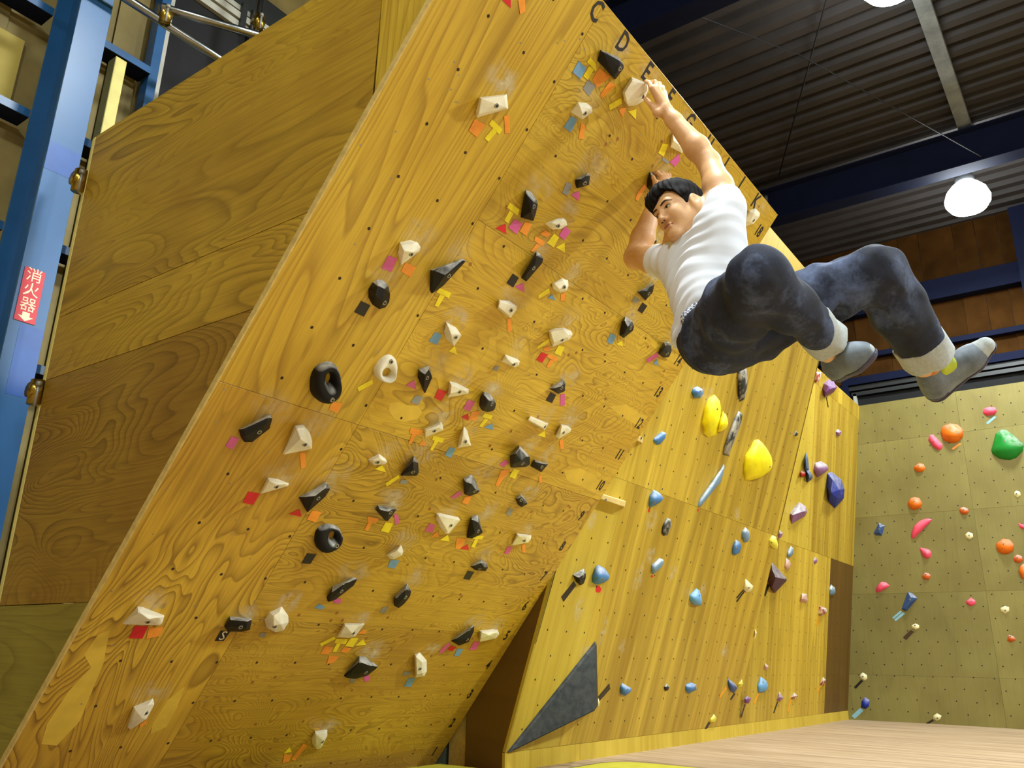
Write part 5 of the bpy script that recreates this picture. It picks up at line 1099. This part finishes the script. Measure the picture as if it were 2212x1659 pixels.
# hands: palm, four fingers, thumb
for pre,wv,pk in (('l',wl,'lpalm'),('r',wr,'rpalm')):
    P=V3(pk)
    for i,(rm,rp,rt) in enumerate(((.0105,.0092,.0078),(.0108,.0095,.008),(.0102,.009,.0076),(.0094,.0083,.007))):
        m=V3('%sm%d'%(pre,i+1)); q=V3('%sp%d'%(pre,i+1)); t=V3('%st%d'%(pre,i+1))
        b.cone(wv,m,.019,.0125,.012); b.cone(m,q,rm,rp,.004); b.cone(q,t,rp,rt,.004)
    b.cone(wv,V3(pre+'b'),.021,.0165,.014); b.cone(V3(pre+'b'),V3(pre+'j'),.0155,.0118,.01); b.cone(V3(pre+'j'),V3(pre+'tt'),.0115,.0088,.006)
body_o=b.build().obj('body',SK,person,2)
BV=BVHTree.FromPolygons([v.co.copy() for v in body_o.data.vertices],[tuple(q.vertices) for q in body_o.data.polygons])
# ---- face details, laid on the face surface ----
FW=Vector([float(x) for x in HA[1]])
def onface(x,z,off=0.0):
    o=Vector([float(q) for q in hp(x,.2,z)]); h_=BV.ray_cast(o,-FW)
    return (h_[0]+FW*off) if h_[0] is not None else Vector([float(q) for q in hp(x,.07,z)])
def ribbon(name,pts,w,mat,parent,off=.0006,th=.0012):
    # a thin raised strip following the face: pts = (x,z,halfwidth)
    n=len(pts); v=[];f=[]
    for i,(x,z,hw) in enumerate(pts):
        a_=pts[max(0,i-1)];b_=pts[min(n-1,i+1)]; dx,dz=b_[0]-a_[0],b_[1]-a_[1]; L=math.hypot(dx,dz)+1e-9; nx,nz=-dz/L,dx/L
        for k in (-1,0,1):
            q=onface(x+nx*hw*k,z+nz*hw*k,off+(th if k==0 else 0)); v.append(tuple(q))
    for i in range(n-1):
        for k in (0,1): f.append((i*3+k,i*3+k+1,(i+1)*3+k+1,(i+1)*3+k))
    return mobj(name,mesh(name,v,f),mat,Matrix(),parent,True)
def curve(p,n=10):
    out=[]
    for i in range(n+1):
        t=i/n*(len(p)-1); k=min(int(t),len(p)-2); u=t-k; out.append(tuple(p[k][q]*(1-u)+p[k+1][q]*u for q in range(3)))
    return out
for s in (-1,1):
    cx=s*.031
    ey=ribbon('eye',[(cx+x,-.0012+.0012*x/.0135*s,hw) for x,hw in ((-.0135,.0004),(-.010,.0022),(-.005,.0036),(0,.0041),(.005,.0036),(.010,.0023),(.0135,.0004))],0,EYEW,person,.0004,.0014)
    ix=cx-.0035
    ribbon('iris',[(ix-.0046,-.001,.0012),(ix-.003,-.001,.0036),(ix,-.001,.0042),(ix+.003,-.001,.0036),(ix+.0046,-.001,.0012)],0,IRIS,ey,.0014,.001)
    ribbon('eyelid_line',curve([(cx-.0145,-.0015,.0005),(cx-.008,.0030,.0011),(cx,.0044,.0013),(cx+.008,.0032,.0011),(cx+.0145,-.0008,.0006)],12),0,IRIS,person,.0012,.0010)
    ribbon('eyebrow',curve([(s*.011,.0150,.0026),(s*.023,.0190,.0038),(s*.037,.0205,.0032),(s*.050,.0150,.0012)],12),0,BROW,person,.0008,.0016)
    ns=SDF(.0012); ns.ell(hp(s*.0070,.1000,-.0478),(.0034,.0045,.0024),k=.002); ns.build().obj('nostril',plain('nostril_dark',(64,30,20),.8,var=.02),person,0)
ribbon('lips',curve([(-.021,-.0690,.0008),(-.010,-.0690,.0052),(0,-.0692,.0062),(.010,-.0690,.0052),(.021,-.0690,.0008)],14),0,LIP,person,.0003,.0010)
ribbon('mouth_line',curve([(-.023,-.0680,.0005),(-.010,-.0688,.0009),(0,-.0684,.0009),(.010,-.0688,.0009),(.023,-.0676,.0006)],14),0,plain('mouth_dark',(84,36,28),.6,var=.02),person,.0014,.0006)
# ---- hair ----
h=SDF(.0022)
h.ell(hp(0,-.018,.046),(.082,.103,.090),k=.02); h.ell(hp(-.016,.048,.076),(.062,.048,.042),k=.03); h.ell(hp(0,-.062,-.01),(.066,.046,.072),k=.03)
def hdisp(X,Y,Z):
    x=(X-HCN[0])*HA[0][0]+(Y-HCN[1])*HA[0][1]+(Z-HCN[2])*HA[0][2]; y=(X-HCN[0])*HA[1][0]+(Y-HCN[1])*HA[1][1]+(Z-HCN[2])*HA[1][2]; z=(X-HCN[0])*HA[2][0]+(Y-HCN[1])*HA[2][1]+(Z-HCN[2])*HA[2][2]
    return (.0016*np.sin(x*330+3*np.sin(y*60)+z*40)+.0014*np.sin(y*290+4*np.sin(x*90)+z*70)+.002*np.sin(x*90+y*60+2*np.sin(z*50))).astype(np.float32)
h.build(disp=hdisp)
def hcut(F,X,Y,Z):
    x=(X-HCN[0])*HA[0][0]+(Y-HCN[1])*HA[0][1]+(Z-HCN[2])*HA[0][2]; y=(X-HCN[0])*HA[1][0]+(Y-HCN[1])*HA[1][1]+(Z-HCN[2])*HA[1][2]; z=(X-HCN[0])*HA[2][0]+(Y-HCN[1])*HA[2][1]+(Z-HCN[2])*HA[2][2]
    line=np.interp(y,[-.13,-.05,-.025,-.012,.012,.03,.05,.075,.12],[-.085,-.075,-.03,.0,-.022,.012,.038,.048,.042]).astype(np.float32)
    line=line-.022*np.clip((.008-x)/.045,0,1)*np.clip((y-.02)/.05,0,1)+.026*np.exp(-((x-.034)/.02)**2)*np.clip((y-.015)/.03,0,1)+.003*np.sin(x*260)+.003*np.sin(x*113+1)
    return np.maximum(F,(line-z)*.75)
h.cutf(hcut).obj('hair',HR,person,1)
# ---- shirt ----
s_=SDF(.0042)
slv_l,slv_r,hem=V3('slv_l'),V3('slv_r'),V3('hem')
s_.cone(mix(nb,sl,.3),sl,.052,.060,.05); s_.cone(mix(nb,sr,.3),sr,.052,.062,.05)
axd=(waist-nb)/np.linalg.norm(waist-nb)
s_.cone(mix(sl,sr,.15)+axd*.075,mix(waist,hl,.35),.090,.096,.06); s_.cone(mix(sl,sr,.8)+axd*.065,mix(waist,hr,.35),.092,.098,.06); s_.cone(mix(sl,sr,.5)+axd*.10,waist,.092,.10,.06)
s_.cone(mix(waist,hr,.3),hem,.085,.055,.05)
s_.cone(sl,mix(sl,el,.26),.066,.067,.03); s_.cone(sr,mix(sr,er,.42),.066,.068,.03)
s_.cone(hp(0,-.015,-.05),mix(hp(0,-.02,-.06),nb,.8),.066,.060,.012,op='-')
ax_=(waist-nb)/np.linalg.norm(waist-nb)
def sdisp(X,Y,Z):
    a=(X-nb[0])*ax_[0]+(Y-nb[1])*ax_[1]+(Z-nb[2])*ax_[2]; l=(X-nb[0])*side_t[0]+(Y-nb[1])*side_t[1]+(Z-nb[2])*side_t[2]
    w_=np.clip((a-.02)/.1,0,1)
    q=np.sin(a*118+14*l+2.2*np.sin(l*21+1)+1.3*np.sin(a*31+l*9))
    return (.0062*w_*(np.abs(q)**1.5*np.sign(q))*(0.55+.45*np.sin(l*17+a*9))+.0022*np.sin(l*60+a*35)).astype(np.float32)
hd=(V3('hem')-mix(sl,sr,.6)); hd=hd/np.linalg.norm(hd)
cl=(el-sl)/np.linalg.norm(el-sl); cr=(er-sr)/np.linalg.norm(er-sr)
s_.build(disp=sdisp)
def scut(F,X,Y,Z):
    f=lambda p,n:(X-p[0])*n[0]+(Y-p[1])*n[1]+(Z-p[2])*n[2]
    F=np.maximum(F,f(hem+hd*.03,hd))
    pl=mix(sl,el,.20); pr_=mix(sr,er,.30)
    # sleeve mouths: only cut beyond the mouth, near the arm
    dl=np.where(np.sqrt((X-pl[0])**2+(Y-pl[1])**2+(Z-pl[2])**2)<.13,f(pl,cl),-1); dr=np.where(np.sqrt((X-pr_[0])**2+(Y-pr_[1])**2+(Z-pr_[2])**2)<.11,f(pr_,cr),-1)
    F=np.maximum(F,dl); F=np.maximum(F,dr)
    # neck opening
    c0=hp(0,-.02,-.06); d=nb-c0; n=d/np.linalg.norm(d)
    return np.maximum(F,np.where(np.sqrt((X-nb[0])**2+(Y-nb[1])**2+(Z-nb[2])**2)<.12,-f(nb-n*.012,n),-1))
shirt=s_.cutf(scut).obj('shirt',SH,person,2)
# collar: a band round the neck
c0=hp(0,-.02,-.06); d=nb-c0; n=d/np.linalg.norm(d)
e1=np.cross(n,np.array([0,0,1.]));e1/=np.linalg.norm(e1);e2=np.cross(n,e1)
co=SDF(.003)
ring=[nb-n*(.030+.010*math.sin(2*math.pi*i/14+.6))+(e1*math.cos(2*math.pi*i/14)+e2*math.sin(2*math.pi*i/14))*.069 for i in range(14)]
for i in range(14): 
    a_=ring[i];b_=ring[(i+1)%14]; co.cone(a_,b_,.0085,.0085,.01); co.cone(a_+n*.018+(a_-nb)*.16,b_+n*.018+(b_-nb)*.16,.0075,.0075,.012); co.cone(a_+n*.034+(a_-nb)*.26,b_+n*.034+(b_-nb)*.26,.006,.006,.012)
co.build().obj('collar',SH,shirt,1)
# checked boxer band between shirt hem and jeans
bxs=SDF(.003); bxs.cone(V3('bx0'),V3('bx1'),.034,.034,.02); bxs.build().obj('checked_band',checks(),person,1)
# ---- jeans ----
j=SDF(.0046)
lw=V3('lcuf1'); rw=V3('rcuf1')
j.cone(hl,hr,.112,.114,.05); j.cone(mix(hl,hr,.5),mix(pel,waist,.45),.112,.10,.05)
j.cone(hr,mix(hr,kr,.5),.116,.104,.05); j.cone(mix(hr,kr,.5),kr,.104,.086,.04); j.cone(kr,mix(kr,ar,.45),.086,.073,.03); j.cone(mix(kr,ar,.45),rw,.073,.057,.03)
j.cone(hl,mix(hl,kl,.5),.112,.100,.05); j.cone(mix(hl,kl,.5),kl,.100,.088,.04); j.cone(kl,mix(kl,al,.45),.088,.087,.03); j.cone(mix(kl,al,.45),lw,.087,.082,.03)
def jdisp(X,Y,Z):
    return (.0035*np.sin(X*46+Z*33+2*np.sin(Y*30+X*12))+.0028*np.sin(Y*70+X*38+2*np.sin(Z*26))).astype(np.float32)
j.build(disp=jdisp)
def jcut(F,X,Y,Z):
    f=lambda p,n:(X-p[0])*n[0]+(Y-p[1])*n[1]+(Z-p[2])*n[2]
    for p,q in ((rw,kr),(lw,kl)):
        n=(p-q)/np.linalg.norm(p-q); F=np.maximum(F,np.where(np.sqrt((X-p[0])**2+(Y-p[1])**2+(Z-p[2])**2)<.14,f(p-n*.01,n),-1))
    wn=(waist-pel)/np.linalg.norm(waist-pel); p=mix(pel,waist,.62)
    return np.maximum(F,np.where(np.sqrt((X-p[0])**2+(Y-p[1])**2+(Z-p[2])**2)<.2,f(p,wn),-1))
jeans=j.cutf(jcut).obj('jeans',DN,person,2)
for p0,p1,r0,r1 in ((V3('rcuf0'),rw,.0655,.063),(V3('lcuf0'),lw,.0905,.088)):
    c=SDF(.0036); d=(p1-p0)/np.linalg.norm(p1-p0)
    c.cone(p0-d*.02,p1+d*.02,r0,r1,.01); c.build(cuts=((p1+d*.003,d),(p0+d*.004,-d)),disp=jdisp); c.obj('rolled_cuff',CU,jeans,1)
# ---- shoes ----
for pre,lab in (('r','grey climbing shoe'),('l','grey climbing shoe')):
    an,he,ba,to=V3(pre+'ank'),V3(pre+'heel'),V3(pre+'ball'),V3(pre+'toe')
    so=SDF(.0032); so.cone(an,mix(an,he,.6),.037,.04,.02); so.cone(he,ba,.040,.042,.03); so.cone(ba,to,.042,.030,.03); so.cone(mix(an,he,.3),ba,.036,.036,.03)
    dn=(he-an)-((he-an)@(to-he))/((to-he)@(to-he))*(to-he); dn=dn/np.linalg.norm(dn)
    so.build(cuts=((he+dn*.026,dn),)); shoe=so.obj('shoe',SHOE,person,1)
    sl_=SDF(.0032); sl_.cone(he+dn*.0,ba,.0445,.047,.03); sl_.cone(ba,to,.047,.0355,.03); sl_.build(cuts=((he+dn*.034,dn),(he+dn*.014,-dn))); sl_.obj('sole',SOLE,shoe,1)
    tc=SDF(.003); tc.cone(mix(ba,to,.55),to,.0405,.0315,.02); tw=(to-ba)/np.linalg.norm(to-ba); tc.build(cuts=((he+dn*.013,dn),(mix(ba,to,.62),-tw))); tc.obj('toe_cap',CU,shoe,1)
    sd=np.cross(dn,(to-he)); sd=sd/np.linalg.norm(sd)
    for i in range(3):
        c_=mix(mix(an,he,.35),ba,.45+.22*i)-dn*(.036-.003*i); lc=SDF(.0022); lc.cone(c_-sd*.026+dn*.012,c_,.004,.004,.003); lc.cone(c_,c_+sd*.026+dn*.012,.004,.004,.003); lc.build(); lc.obj('lace',CU,shoe,1)
    hc_=SDF(.003); hc_.cone(he,mix(he,ba,.25),.0425,.043,.02); hw=(ba-he)/np.linalg.norm(ba-he); hc_.build(cuts=((he+dn*.013,dn),(mix(he,ba,.16),hw),(he-dn*.02,-dn))); hc_.obj('heel_counter',SOLE,shoe,1)
    tr=SDF(.003); m0=mix(an,he,.35); tr.cone(mix(m0,ba,.35)-dn*.02,mix(m0,ba,.55)-dn*.018,.036,.034,.02); tr.build(); tr.obj('tongue',LACE if pre=='l' else SHOE,shoe,1)
    sk=SDF(.003); sk.cone(mix(V3('rcuf1' if pre=='r' else 'lcuf1'),an,.2),an,.037,.037,.02); sk.build(); sk.obj('ankle_sock',SOCK,person,1)
